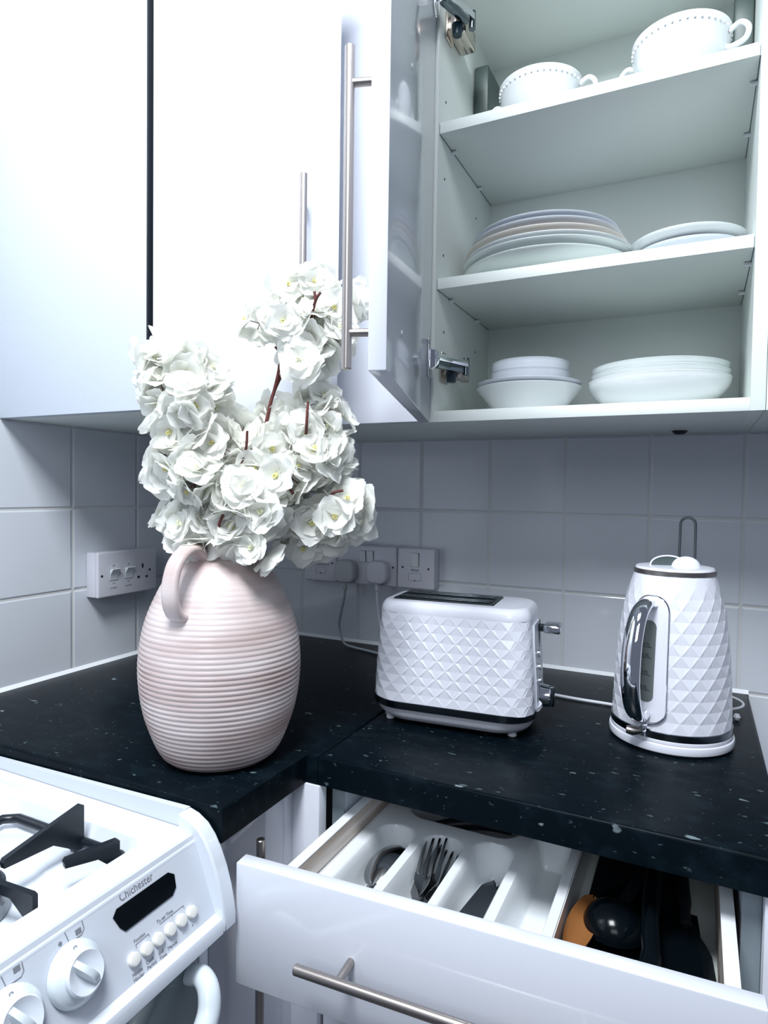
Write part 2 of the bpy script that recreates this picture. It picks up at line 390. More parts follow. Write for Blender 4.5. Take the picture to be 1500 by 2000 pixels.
# neighbour on the right
c = thing('wall_cupboard', (1.36, -.16, ZB), 'white wall cupboard just right of the open one, only a strip of it in view', 'cupboard')
obj('carcass', MB().box((1.1152, YF, ZB), (1.6, -.002, ZT)), 'satin', c, smooth=False)
obj('door', MB().box((1.1165, YF - .0185, ZB), (1.5985, YF - .0008, ZT), .0012), 'gloss', c)

# ------------------------------------------------------------------ base units
# corner unit under the left leg
c = thing('base_cupboard', (.4, -.4, 0), 'white base cupboard under the corner worktop, between cooker and drawer', 'cupboard')
b = MB().box((.02, -.741, .1), (.549, -.02, .8615)); b.box((.55, -.558, .1), (.552, -.545, .8615)); b.box((.02, -.70, 0), (.50, -.03, .1))
obj('carcass', b, 'satin', c, smooth=False)
d = obj('door', MB().box((.5505, -.740, .115), (.570, -.6005, .858), .001), 'gloss', c)
bar_handle(d, (.570, -.690, .528), (.570, -.690, .845), (1, 0, 0), .031)
obj('filler', MB().box((.5505, -.5995, .115), (.569, -.5605, .8615), .0008).box((.569, -.579, .115), (.610, -.5605, .8615), .0008), 'gloss', c)
# drawer unit
c = thing('drawer_cabinet', (.86, -.3, 0), 'white base cabinet with its top drawer pulled open, under the right worktop', 'cabinet')
b = MB().box((.6135, -.548, .1), (.6305, -.02, .8615)); b.box((1.0905, -.548, .1), (1.1075, -.02, .8615)); b.box((.6305, -.05, .1), (1.0905, -.04, .8615)); b.box((.6305, -.548, .1), (1.0905, -.04, .117))
b.box((.6305, -.548, .8495), (1.0905, -.46, .8615)); b.box((.6305, -.12, .8495), (1.0905, -.04, .8615)); b.box((.64, -.50, 0), (1.09, -.04, .1))
obj('carcass', b, ['endpanel'], c, smooth=False)
for xa, xb in ((.6128, .6308), (1.0902, 1.1078)): obj('side_edging', MB().box((xa, -.5495, .1), (xb, -.5482, .8612)), 'carcass_dark', c, smooth=False)  # shade on the carcass front edges, put in as dark grey strips
obj('door', MB().box((.613, -.5685, .115), (1.1075, -.5505, .700), .0012), 'gloss', c)
# drawer box
YD0, YD1 = -.700, -.215
b = MB().box((.6335, YD0, .722), (.6455, YD1, .818), .001); b.box((1.0720, YD0, .722), (1.0845, YD1, .818), .001)
b.box((.6455, YD1 - .014, .722), (1.0720, YD1, .812)); b.box((.6455, YD0, .722), (1.0720, YD0 + .012, .800))
b.cur = 1; b.box((.6455, YD0 + .012, .730), (1.0720, YD1 - .014, .736))
dr = obj('drawer', b, ['drawerwood', 'satin'], c, smooth=False)
for xa, xb in ((.6331, .6459), (1.0716, 1.0849)): obj('side_capping', MB().box((xa, YD0, .8181), (xb, YD1, .8196), .0004), 'tray', dr)
ah = math.radians(3.6); u = Vector((math.cos(ah), math.sin(ah), 0)); n_in = Vector((-math.sin(ah), math.cos(ah), 0))
hf = Vector((.6055, -.7395, 0))
mt = Matrix((u, n_in, Vector((0, 0, 1)))).transposed().to_4x4(); mt.translation = hf
df = obj('drawer_front', MB().box((0, 0, .712), (.4955, .0185, .845), .0014, 2, mt), 'gloss', dr)
bar_handle(df, (hf.x + u.x * .091, hf.y + u.y * .091, .777), (hf.x + u.x * .407, hf.y + u.y * .407, .777), (-n_in.x, -n_in.y, 0), .031, inset=.046)
c = thing('end_panel', (1.119, -.28, 0), 'narrow white end panel closing the base units right of the open drawer', 'panel')
obj('board', MB().box((1.1085, -.5695, 0), (1.127, -.003, .8615), .0008), 'gloss', c)

# ------------------------------------------------------------------ cutlery tray (moulded sheet)
def sm(a, b, x):
    t = max(0, min(1, (x - a) / (b - a))); return t * t * (3 - 2 * t)
def tray_z(x, y, depth, slots):
    z = 0
    for (x0, x1, y0, y1, r, wall) in slots:
        cx, cy = (x0 + x1) / 2, (y0 + y1) / 2; hx, hy = (x1 - x0) / 2 - r, (y1 - y0) / 2 - r
        dx, dy = max(abs(x - cx) - hx, 0), max(abs(y - cy) - hy, 0)
        dd = math.hypot(dx, dy) - r if (dx > 0 or dy > 0) else max(abs(x - cx) - hx, abs(y - cy) - hy) - r
        z = max(z, sm(0, wall, -dd) * depth)
    return z
TX0, TX1, TY0, TY1, TZ, TD = .6475, .9180, -.6860, -.2340, .7895, .044
slots = [(.6640, .7170, -.675, -.492, .026, .011), (.7285, .7825, -.675, -.490, .026, .011), (.7925, .8455, -.675, -.476, .026, .011), (.857, .9075, -.675, -.420, .014, .013), (.680, .840, -.462, -.300, .03, .014)]
NX, NY = 120, 190; mb = MB(); vs = []; fs = []
for j in range(NY + 1):
    for i in range(NX + 1):
        x = TX0 + (TX1 - TX0) * i / NX; y = TY0 + (TY1 - TY0) * j / NY
        vs.append((x, y, TZ - tray_z(x, y, TD, slots)))
for j in range(NY):
    for i in range(NX): k = j * (NX + 1) + i; fs.append([k, k + 1, k + NX + 2, k + NX + 1])
mb.add(vs, fs)
th = .003
mb.box((TX0 - .001, TY0 - .001, TZ - .0515), (TX0 + .0005, TY1 + .001, TZ)); mb.box((TX1 - .0005, TY0 - .001, TZ - .0515), (TX1 + .001, TY1 + .001, TZ))
mb.box((TX0, TY0 - .001, TZ - .0515), (TX1, TY0 + .0005, TZ)); mb.box((TX0, TY1 - .0005, TZ - .0515), (TX1, TY1 + .001, TZ))
mb.box((TX0 + .002, TY0 + .002, .7362), (TX1 - .002, TY1 - .002, .7375))
tag(obj('cutlery_tray', mb, 'tray', fix=False, ang=50), 'white moulded cutlery tray lying in the left part of the open drawer', 'cutlery tray')

# ------------------------------------------------------------------ cutlery (built lengthways on +y: head towards +y, handle to -y)
def place(o, loc, rz, rx=0, ry=0):
    o.location = loc; o.rotation_euler = (rx, ry, rz)
def sheet(fn, nu, nv, th):
    """closed shell over fn(u,v)->(x,y,z)"""
    vs = []; fs = []
    for s_ in (0, 1):
        for j in range(nv + 1):
            for i in range(nu + 1):
                x, y, z = fn(i / nu, j / nv); vs.append((x, y, z - s_ * th))
    K = (nu + 1) * (nv + 1); id_ = lambda i, j, s_: s_ * K + j * (nu + 1) + i
    for j in range(nv):
        for i in range(nu):
            fs.append([id_(i, j, 0), id_(i + 1, j, 0), id_(i + 1, j + 1, 0), id_(i, j + 1, 0)])
            fs.append([id_(i, j, 1), id_(i, j + 1, 1), id_(i + 1, j + 1, 1), id_(i + 1, j, 1)])
    for j in range(nv):
        for i in (0, nu): fs.append([id_(i, j, 0), id_(i, j + 1, 0), id_(i, j + 1, 1), id_(i, j, 1)])
    for i in range(nu):
        for j in (0, nv): fs.append([id_(i, j, 0), id_(i + 1, j, 0), id_(i + 1, j, 1), id_(i, j, 1)])
    return vs, fs
def shank(u, v):       # handle from y=-.075 to .0
    y = -.070 + .07 * v; wd = .0065 - .0035 * sm(0, 1, v); return ((u - .5) * 2 * wd, y, .001 + .004 * math.sin(v * PI) - .0 * v)
def spoon(label):
    def bowl(u, v):
        y = .062 * v; wd = .0195 * math.sin(PI * min(1, .08 + .92 * v) ** .9) if v < 1 else .0005
        wd = .0195 * (max(0, 1 - ((v - .56) / .56) ** 2 if v < .56 else 1 - ((v - .56) / .44) ** 2)) ** .5 + .0018 * (1 - v)
        xx = (u - .5) * 2; dz = -.010 * (1 - xx * xx) * math.sin(PI * min(1, v * .95 + .05)); return (xx * wd, y, dz + .002 * v)
    mb = MB(); mb.add(*sheet(bowl, 14, 20, .0012)); t = tag(obj('spoon', mb, 'cutlery', ang=60), label, 'spoon', 'spoons in the tray')
    t['_local'] = 1
    obj('handle', MB().add(*sheet(shank, 4, 14, .0018)), 'cutlery', t, ang=60); return t
def fork(label):
    mb = MB()
    def palm(u, v): y = .002 + .024 * v; wd = .0035 + .0095 * sm(0, .8, v); xx = (u - .5) * 2; return (xx * wd, y, .004 * v * v * 1.0 - .002 * (1 - xx * xx))
    mb.add(*sheet(palm, 8, 8, .0014))
    for k in range(4):
        x0 = -.0108 + .0072 * k
        def tine(u, v): return (x0 + (u - .5) * (.0042 - .002 * v), .0255 + .040 * v, .0034 + .005 * math.sin(v * 1.6) - .0)
        mb.add(*sheet(tine, 2, 10, .0014))
    t = tag(obj('fork', mb, 'cutlery', ang=60), label, 'fork', 'forks in the tray'); t['_local'] = 1
    obj('handle', MB().add(*sheet(shank, 4, 14, .0018)), 'cutlery', t, ang=60); return t
def knife(label):
    def blade(u, v):
        y = .085 * v; back = -.006 + .006 * sm(.80, 1.0, v) ** 2; edge = .010 * (sm(0, .25, v)) * (max(0, 1 - (max(0, v - .55) / .46) ** 2.2)) + .004 * (1 - v) + .0005
        return (back + (edge - back) * u - .0015, y, .0022 * (1 - u))
    t = tag(obj('knife', MB().add(*sheet(blade, 6, 26, .0012)), 'cutlery', ang=50), label, 'knife', 'knives in the tray'); t['_local'] = 1
    obj('handle', MB().tube([(-.002, -.066, 0), (-.002, -.05, 0), (-.002, -.01, 0), (-.002, .002, 0)], [.005, .0055, .004, .0035], 12), 'cutlery', t); return t
R_ = math.radians
a = spoon('steel spoon lying face down on top of the other in the left tray slot'); a.scale = (1.25, 1.2, 1.2); place(a, (.6990, -.598, .7650), R_(-3), R_(-14), R_(176))
b_ = spoon('steel spoon underneath, its bowl peeping out below the upper spoon'); b_.scale = (1.1, 1.1, 1.1); place(b_, (.7020, -.622, .7540), R_(-10), R_(-6), R_(182))
a = fork('steel fork uppermost in the middle slot, four tines up'); a.scale = (1.25, 1.4, 1.25); place(a, (.7580, -.588, .7640), R_(6), R_(10), R_(-12))
b_ = fork('steel fork tilted on its side at the left of the middle slot'); b_.scale = (1.2, 1.35, 1.2); place(b_, (.7500, -.594, .7600), R_(-4), R_(9), R_(-38))
a = fork('steel fork nested beneath the others in the middle slot'); a.scale = (1.2, 1.35, 1.2); place(a, (.7660, -.585, .7550), R_(3), R_(8), R_(0))
a = knife('steel table knife with rounded blade, left one in the third tray slot'); a.scale = (1.55, 1.1, 1.2); place(a, (.8150, -.632, .7650), R_(-14), R_(9), R_(-8))
b_ = knife('steel table knife behind its twin at the right of the third slot'); b_.scale = (1.6, 1.15, 1.2); place(b_, (.8260, -.622, .7580), R_(-12), R_(7), R_(-26))
# black things at the back of the tray and in the right part of the drawer
t = tag(obj('peeler', MB().tube(cat([(.700, -.445, .762), (.735, -.425, .770), (.775, -.405, .772), (.812, -.385, .764)], 5), .0085, 12), 'black'), 'black handled tool lying across the back compartment of the tray', 'kitchen tool')
obj('blade', MB().box((.806, -.380, .758), (.822, -.340, .762), .001), 'cutlery', t)
# wooden spoon
def woodspoon():
    mb = MB()
    def bl(u, v):
        y = .075 * v; wd = .014 * (max(0, 1 - (2 * v - 1) ** 2)) ** .5 + .001; xx = (u - .5) * 2; return (xx * wd, y * 1.3, -.005 * (1 - xx * xx))
    mb.add(*sheet(bl, 10, 14, .005)); o = tag(obj('wooden_spoon', mb, 'wood_handle', ang=60), 'orange wooden spoon at the left of the black utensils, right of the tray', 'spoon'); o['_local'] = 1
    obj('handle', MB().tube([(0, -.16, -.002), (0, -.1, -.002), (0, .004, -.003)], [.0055, .006, .0065], 12), 'wood_handle', o); return o
o = woodspoon(); place(o, (.953, -.625, .783), R_(8), 0, R_(0)); o.location = (.930, -.598, .763); o.rotation_euler = (R_(6), R_(14), R_(-6))
def spatula(name, label, cat_, loc, rz, rx, wdt=.036, ln=.10, slots_=0, m='blackgloss'):
    def bl(u, v): xx = (u - .5) * 2; wd = wdt * (.45 + .55 * sm(0, .45, v)); return (xx * wd, ln * v, .006 * v * v - .003 * xx * xx)
    o = tag(obj(name, MB().add(*sheet(bl, 8, 12, .003)), m, ang=60), label, cat_); o['_local'] = 1
    obj('handle', MB().tube(cat([(0, -.20, .004), (0, -.12, .006), (0, -.03, .003), (0, .006, -.001)], 4), [.009] * 5 + [.008] * 4 + [.006] * 4, 12), 'black', o)
    place(o, loc, rz, rx); return o
spatula('spatula', 'black nylon spatula lowest on the left beside the wooden spoon', 'utensil', (.985, -.415, .760), R_(172), 0, .03, .11)
spatula('fish_slice', 'black wide slice slanting along the right side of the drawer', 'utensil', (1.040, -.50, .772), R_(184), R_(2), .022, .125)
# ladle: round black bowl turned down
mb = MB(); prof = [(.0005, .030)] + [(.034 * math.sin(t), .030 * math.cos(t) ** 1) for t in [x * PI / 2 / 10 for x in range(1, 11)]] + [(.031, 0), (.0305 * .7, .018), (.0005, .026)]
mb.lathe(prof, 32)
o = tag(obj('ladle', mb, 'blackgloss', ang=60), 'black shiny ladle with upturned round back, right of the wooden spoon', 'ladle'); o['_local'] = 1
obj('handle', MB().tube(cat([(.0, .030, .006), (.012, .07, .008), (.02, .14, .006), (.02, .20, .004)], 4), .0065, 12), 'black', o); place(o, (.968, -.530, .758), 0, R_(-2))
mb = MB().tube(cat([(1.006, -.64, .772), (1.010, -.60, .782), (1.006, -.55, .789), (1.004, -.47, .790), (1.004, -.40, .784)], 5), [.011] * 6 + [.0095] * 15, 14)
o = tag(obj('potato_masher', mb, 'blackgloss'), 'black glossy rounded utensil handle lying lengthways in the middle of the utensils', 'utensil')
obj('ferrule', MB().tube([(1.004, -.41, .7845), (1.004, -.36, .781)], .007, 12), 'cutlery', o)
o = tag(obj('utensil_mat', MB().prism([(.930, -.682), (1.0690, -.682), (1.0690, -.60), (1.036, -.42), (1.020, -.25), (.930, -.25)], (0, 0, .7365), (1, 0, 0), (0, 1, 0), (0, 0, .004)), 'black'), 'black liner mat under the utensils in the right part of the drawer', 'mat')
o = tag(obj('blade_sheath', MB().prism([(.030, 0), (.046, .06), (.034, .20), (-.0, .20), (-.004, 0)], (1.018, -.672, .7415), (1, 0, 0), (0, 1, 0), (0, 0, .022)), 'blackgloss'), 'black tapering blade sheath along the right drawer side', 'sheath')

# ------------------------------------------------------------------ crockery
def bowl_prof(R, foot, h, th=.0035, curve=1.0):
    out = [(0.0004, .0012), (foot * .85, .0012), (foot * .88, 0), (foot, 0), (foot * 1.0, .0025)]
    for k in range(1, 11):
        t = k / 10; out.append((foot + (R - foot) * (math.sin(t * PI / 2) ** curve if curve != 0 else t), .0025 + (h - .0025) * t))
    out.append((R + .0006, h + .001)); out.append((R - th * .5, h + .0022)); out.append((R - th, h + .0008))
    for k in range(9, 0, -1):
        t = k / 10; out.append((foot + (R - foot) * (math.sin(t * PI / 2) ** curve if curve != 0 else t) - th, .0025 + (h - .0025) * t + th * .6 * (1 - t)))
    out.append((foot * .7, .0055)); out.append((.0004, .005)); return out
def plate_prof(R, h, th=.0035):
    f = R * .58
    return [(.0004, .0012), (f * .94, .0012), (f * .96, 0), (f, 0), (f * 1.01, .002), (R * .72, h * .35), (R * .86, h * .62), (R * .97, h * .9), (R, h), (R + .0006, h + .0014), (R - .0015, h + .003), (R * .86, h * .62 + th), (R * .72, h * .35 + th), (f, .0055), (.0004, .0048)]
def dish(name, label, cat_, group, prof, loc, m_, tilt=(0, 0)):
    o = tag(obj(name, MB().lathe(prof, 72, close=False), m_, ang=50), label, cat_, group); o.location = loc; o.rotation_euler = (tilt[0], tilt[1], 0); return o
Z0 = ZB + .0177
# bowls left
bx, by = .7775, -.193
dish('bowl', 'white flared bowl at the bottom of the left bowl stack, lowest cupboard shelf', 'bowl', 'stack of bowls on the left', bowl_prof(.087, .052, .045, curve=0), (bx, by, Z0), 'ceramic')
dish('bowl', 'pale grey rimmed bowl nested second in the left bowl stack', 'bowl', 'stack of bowls on the left', bowl_prof(.0865, .048, .040, curve=0), (bx, by, Z0 + .0125), 'ceramic_grey')
dish('bowl', 'small pale grey bowl, third up in the left bowl stack', 'bowl', 'stack of bowls on the left', bowl_prof(.0655, .050, .045, curve=.45), (bx + .002, by, Z0 + .0262), 'ceramic_grey')
dish('bowl', 'small pale grey bowl topmost of the left bowl stack', 'bowl', 'stack of bowls on the left', bowl_prof(.0640, .050, .045, curve=.45), (bx + .002, by, Z0 + .0415), 'ceramic_grey')
bx, by = .978, -.188
dish('bowl', 'large white rounded bowl at the bottom of the right bowl stack', 'bowl', 'stack of bowls on the right', bowl_prof(.103, .058, .046, curve=.8), (bx, by, Z0), 'ceramic')
dish('bowl', 'pale green-white bowl in the middle of the right bowl stack', 'bowl', 'stack of bowls on the right', bowl_prof(.1005, .052, .045, curve=.8), (bx + .001, by, Z0 + .0105), 'ceramic_blue')
dish('bowl', 'pale green-white bowl topmost of the right bowl stack', 'bowl', 'stack of bowls on the right', bowl_prof(.0990, .048, .044, curve=.8), (bx + .001, by, Z0 + .0215), 'ceramic_blue')
# plates on the middle shelf
Z1 = 1.568 + .0172
px_, py_ = .801, -.178
lab = ['large pale green-white dinner plate at the bottom of the plate stack', 'pale green dinner plate, second from the bottom of the plate stack', 'white dinner plate, third from the bottom of the plate stack', 'cream coloured plate, fourth from the bottom with warm rim', 'pale grey smaller plate, fifth in the plate stack', 'pale grey smaller plate topmost of the plate stack']
spec = [(.139, .025, 'ceramic_blue', 0), (.1405, .024, 'ceramic_blue', .0135), (.136, .024, 'ceramic', .0225), (.131, .025, 'ceramic_cream', .0340), (.123, .023, 'ceramic_grey', .0500), (.117, .021, 'ceramic_grey', .0630)]
for l_, (r, h, m_, dz) in zip(lab, spec):
    dish('plate', l_, 'plate', 'stack of plates on the middle shelf', plate_prof(r, h), (px_ - (.0 if dz < .03 else .004), py_, Z1 + dz), m_)
dish('plate', 'white plate lying uppermost of the two plates right of the big plate stack', 'plate', None, plate_prof(.080, .021), (1.014, -.200, Z1 + .0155), 'ceramic')
dish('plate', 'pale grey plate directly under the upper plate, right of the big plate stack', 'plate', None, plate_prof(.078, .022), (1.016, -.195, Z1 + .0), 'ceramic_grey')
# two-handled soup cups on the top shelf
Z2 = 1.812 + .0172
def soup_cup(label, loc, rz, R=.061, h=.056):
    prof = [(.0004, .003), (R * .42, .003), (R * .44, 0), (R * .48, 0), (R * .47, .005), (R * .62, .012), (R * .80, .024), (R * .93, .040), (R * .985, h - .006), (R * 1.02, h - .001), (R * 1.01, h + .0012), (R * .965, h), (R * .93, h - .01), (R * .86, .038), (R * .7, .022), (R * .4, .0085), (.0004, .0075)]
    o = tag(obj('soup_cup', MB().lathe(prof, 72, close=False), 'ceramic', ang=50), label, 'cup', 'two-handled cups on the top shelf')
    o['_local'] = 1
    mb = MB()
    for k in range(44):
        a_ = 2 * PI * k / 44; rr = R * .995; p = Vector((rr * math.cos(a_), rr * math.sin(a_), h - .0075))
        mb.lathe([(.0002, -.0024), (.0013, -.0014), (.0015, 0.0), (.0013, .0014), (.0002, .0024)], 8, p)
    obj('beaded_rim', mb, 'ceramic', o)
    for sg in (-1, 1):
        pts = cat([(sg * R * .97, 0, h - .012), (sg * (R + .012), 0, h - .006), (sg * (R + .0225), 0, h - .016), (sg * (R + .019), 0, h - .030), (sg * (R + .002), 0, h - .034), (sg * R * .86, 0, h - .030)], 6)
        obj('handle', MB().tube(pts, .0038, 12), 'ceramic', o)
    o.location = loc; o.rotation_euler = (0, 0, rz); return o
soup_cup('white two-handled soup cup on the left of the top shelf, beaded rim', (.792, -.215, Z2), R_(-8), .0655, .070)
soup_cup('white two-handled soup cup on the right of the top shelf, larger in view', (.999, -.235, Z2), R_(-16), .066, .072)
# wall brackets in the cupboard
for xa, xb, l_ in ((XL + .001, XL + .028, 'grey-green plastic bracket cover in the back left corner of the top shelf'), (XR - .028, XR - .001, 'grey-green plastic bracket cover at the back right of the top shelf')):
    tag(obj('cabinet_bracket', MB().box((xa, -.150, 1.925), (xb, -.0285, 2.010), .004), 'boxgreen'), l_, 'bracket')

# ------------------------------------------------------------------ pink vase
VX, VY = .4872, -.6254
zr = [(0.9, .056), (.9012, .061), (.904, .0690), (.915, .0775), (.935, .0862), (.96, .0945), (.99, .1000), (1.02, .1018), (1.05, .0998), (1.08, .0932), (1.11, .0810), (1.132, .0690), (1.148, .0560), (1.157, .0470), (1.163, .0440), (1.168, .0455)]
def interp(zr, z):
    for i in range(len(zr) - 1):
        if zr[i][0] <= z <= zr[i + 1][0]:
            # Catmull-Rom in z
            p = [zr[max(i - 1, 0)], zr[i], zr[i + 1], zr[min(i + 2, len(zr) - 1)]]
            t = (z - p[1][0]) / (p[2][0] - p[1][0])
            m1 = (p[2][1] - p[0][1]) / (p[2][0] - p[0][0] + 1e-9) * (p[2][0] - p[1][0]); m2 = (p[3][1] - p[1][1]) / (p[3][0] - p[1][0] + 1e-9) * (p[2][0] - p[1][0])
            return (2 * t**3 - 3 * t**2 + 1) * p[1][1] + (t**3 - 2 * t**2 + t) * m1 + (-2 * t**3 + 3 * t**2) * p[2][1] + (t**3 - t**2) * m2
    return zr[-1][1]
prof = [(.0005, .902), (.05, .902), (.054, .9002), (.058, .9001)]
z = .9015; rib = .0062
while z < 1.166:
    amp = .00085 * (1 - sm(1.10, 1.15, z)) * (1 if z < 1.03 else .75) * (.45 + .55 * (1 - sm(1.03, 1.12, z)))
    ph = (z / rib) % 1; rr = interp(zr, z) + amp * (abs(math.sin(PI * ph)) ** .6 * 2 - 1)
    prof.append((rr, z)); z += rib / 6
prof += [(.0455, 1.168), (.0445, 1.1705), (.0415, 1.1715), (.0385, 1.1700), (.0380, 1.160), (.048, 1.145), (.07, 1.11), (.09, 1.05), (.088, .96), (.06, .91), (.0005, .908)]
c = tag(obj('jug_vase', MB().lathe(prof, 128, (VX, VY, 0), close=False), 'vase', ang=60), 'blush pink ribbed stoneware jug vase with one loop handle, holding the white blossom', 'vase')
# handle on the left of the body as seen from the room
hd = Vector((.13, -.99, 0)).normalized()
def hp(r, z): return Vector((VX, VY, 0)) + hd * r + Vector((0, 0, z))
pts = cat([hp(.040, 1.157), hp(.058, 1.171), hp(.078, 1.170), hp(.096, 1.157), hp(.105, 1.135), hp(.104, 1.112), hp(.095, 1.097), hp(.083, 1.093)], 6)
vs = []; fs = []; side = Vector((-hd.y, hd.x, 0)); n_ = len(pts)
for i, p in enumerate(pts):
    t = (pts[min(i + 1, n_ - 1)] - pts[max(i - 1, 0)]).normalized(); nn = side.cross(t).normalized()
    wv = .0125 - .002 * math.sin(PI * i / (n_ - 1)); tv = .0055 + .0015 * abs(i / (n_ - 1) - .5)
    for k in range(16):
        a_ = 2 * PI * k / 16; ca, sa = math.cos(a_), math.sin(a_)
        vs.append(p + side * wv * math.copysign(abs(ca) ** .7, ca) + nn * tv * math.copysign(abs(sa) ** .8, sa))
for i in range(n_ - 1):
    for k in range(16): k2 = (k + 1) % 16; fs.append([i * 16 + k, i * 16 + k2, (i + 1) * 16 + k2, (i + 1) * 16 + k])
fs += [list(range(16)), [(n_ - 1) * 16 + k for k in range(16)]]
obj('handle', MB().add(vs, fs), 'vase', c)

# ------------------------------------------------------------------ artificial blossom branches
def petal(L_, W, cup, ruf, seed):
    rnd = random.Random(seed); ph = rnd.random() * 6; vs = []; fs = []; nu, nv = 8, 7
    for j in range(nv + 1):
        v = j / nv; wd = W * (math.sin(PI * (v ** .85) * .80 + .20) ** .75)
        for i in range(nu + 1):
            u = (i / nu - .5) * 2; ln = v * L_ * (1 - .16 * u * u * v - .05 * (abs(u) < .15) * (v > .9))
            z = cup * L_ * (v ** 1.5) + cup * .6 * W * u * u + ruf * math.sin(u * 2.6 + ph) * v * v * .9 - .16 * L_ * sm(.5, 1, v)
            vs.append((ln, u * wd, z))
    for j in range(nv):
        for i in range(nu): k = j * (nu + 1) + i; fs.append([k, k + 1, k + nu + 2, k + nu + 1])
    return vs, fs
def blossom_mesh(seed):
    rnd = random.Random(seed); mb = MB()
    for layer, (cnt, L_, W, cup, tilt) in enumerate(((5, .0265, .0152, .16, 14), (3, .0180, .0120, .22, 32))):
        for k in range(cnt):
            a_ = 2 * PI * k / cnt + layer * .6 + rnd.uniform(-.16, .16)
            R1 = Matrix.Rotation(a_, 4, 'Z') @ Matrix.Rotation(-R_(tilt + rnd.uniform(-14, 16)), 4, 'Y') @ Matrix.Rotation(rnd.uniform(-.25, .25), 4, 'X')
            vs, fs = petal(L_ * rnd.uniform(.9, 1.1), W * rnd.uniform(.92, 1.1), cup * rnd.uniform(.7, 1.3), rnd.uniform(.0010, .0022), seed * 31 + layer * 7 + k)
            mb.add([(R1 @ Vector(p))[:] for p in vs], fs)
    return mb
protos = []
for s_ in range(7):
    b = obj('blossom', blossom_mesh(s_ + 3), 'petal', fix=False, ang=80)
    mb = MB(); rnd = random.Random(s_)
    for k in range(7):
        a_ = rnd.random() * 6.28; r_ = rnd.uniform(.001, .0035); mb.tube([(0, 0, .001), (r_ * math.cos(a_), r_ * math.sin(a_), .0068)], [.0004, .0009], 6)
    mb.lathe([(.0004, .0005), (.0028, .001), (.0030, .0025), (.0015, .004), (.0003, .0045)], 10)
    st = obj('stamen', mb, 'stamen' if s_ % 3 else 'stamen_pale', b)
    protos.append(b)
CL = {
    'left': [(0.4222, -0.6823, 1.4125, 0.0153), (0.4243, -0.6708, 1.3940, 0.0233), (0.4460, -0.6838, 1.3589, 0.0265), (0.4640, -0.6626, 1.3940, 0.0256), (0.4716, -0.6367, 1.3902, 0.0249), (0.4851, -0.6875, 1.3454, 0.0283), (0.4834, -0.6433, 1.3575, 0.0220)],
    'midleft': [(0.4642, -0.6765, 1.3176, 0.0290), (0.4685, -0.6868, 1.2811, 0.0287), (0.4459, -0.6764, 1.2596, 0.0192), (0.5061, -0.6567, 1.2981, 0.0315), (0.4986, -0.6842, 1.2564, 0.0307), (0.5054, -0.6117, 1.3177, 0.0225), (0.4859, -0.6581, 1.2251, 0.0256)],
    'top': [(0.5714, -0.6062, 1.4979, 0.0217), (0.5959, -0.5832, 1.4964, 0.0285), (0.6266, -0.5802, 1.4732, 0.0268), (0.5428, -0.6219, 1.4515, 0.0217), (0.5843, -0.6240, 1.4480, 0.0287), (0.6070, -0.6020, 1.4416, 0.0290), (0.6259, -0.5819, 1.4349, 0.0230), (0.6079, -0.6254, 1.4008, 0.0172), (0.6183, -0.5165, 1.4976, 0.0206), (0.6071, -0.5921, 1.4090, 0.0141)],
    'right': [(0.6020, -0.5742, 1.3576, 0.0262), (0.6224, -0.5762, 1.3338, 0.0246), (0.5992, -0.6106, 1.3153, 0.0278), (0.6235, -0.5771, 1.2950, 0.0259), (0.5436, -0.5811, 1.3394, 0.0268), (0.5596, -0.6193, 1.2997, 0.0281), (0.6115, -0.6059, 1.2777, 0.0278), (0.5893, -0.6284, 1.2644, 0.0274), (0.6141, -0.5606, 1.2631, 0.0225), (0.5492, -0.6364, 1.2767, 0.0227)],
    'front': [(0.5460, -0.6616, 1.2387, 0.0295), (0.5715, -0.6500, 1.2176, 0.0283), (0.5199, -0.6533, 1.2068, 0.0252), (0.5410, -0.6548, 1.1888, 0.0212), (0.5672, -0.6537, 1.1733, 0.0184), (0.4805, -0.6729, 1.1967, 0.0278), (0.4356, -0.6613, 1.2011, 0.0170), (0.4911, -0.6572, 1.1804, 0.0179)],
    'low': [(0.5732, -0.6044, 1.2231, 0.0285), (0.5915, -0.5850, 1.2035, 0.0275), (0.6309, -0.5877, 1.2114, 0.0281), (0.6457, -0.5688, 1.2274, 0.0194), (0.6444, -0.5591, 1.2044, 0.0170), (0.5697, -0.5633, 1.1748, 0.0217), (0.6053, -0.5569, 1.1794, 0.0188), (0.5538, -0.5931, 1.1826, 0.0212), (0.5668, -0.5956, 1.2457, 0.0236)],
}
LAB = {'left': 'white blossom spray reaching highest on the left, in front of the end panel',
       'midleft': 'white blossom spray below the upper left spray, above the socket on the left wall',
       'top': 'tallest white blossom spray, partly behind the long bar handle of the open door',
       'right': 'white blossom spray right of centre, overlapping the underside of the wall cupboards',
       'front': 'white blossom spray hanging lowest at the front over the mouth of the jug',
       'low': 'white blossom spray leaning out right towards the double socket'}
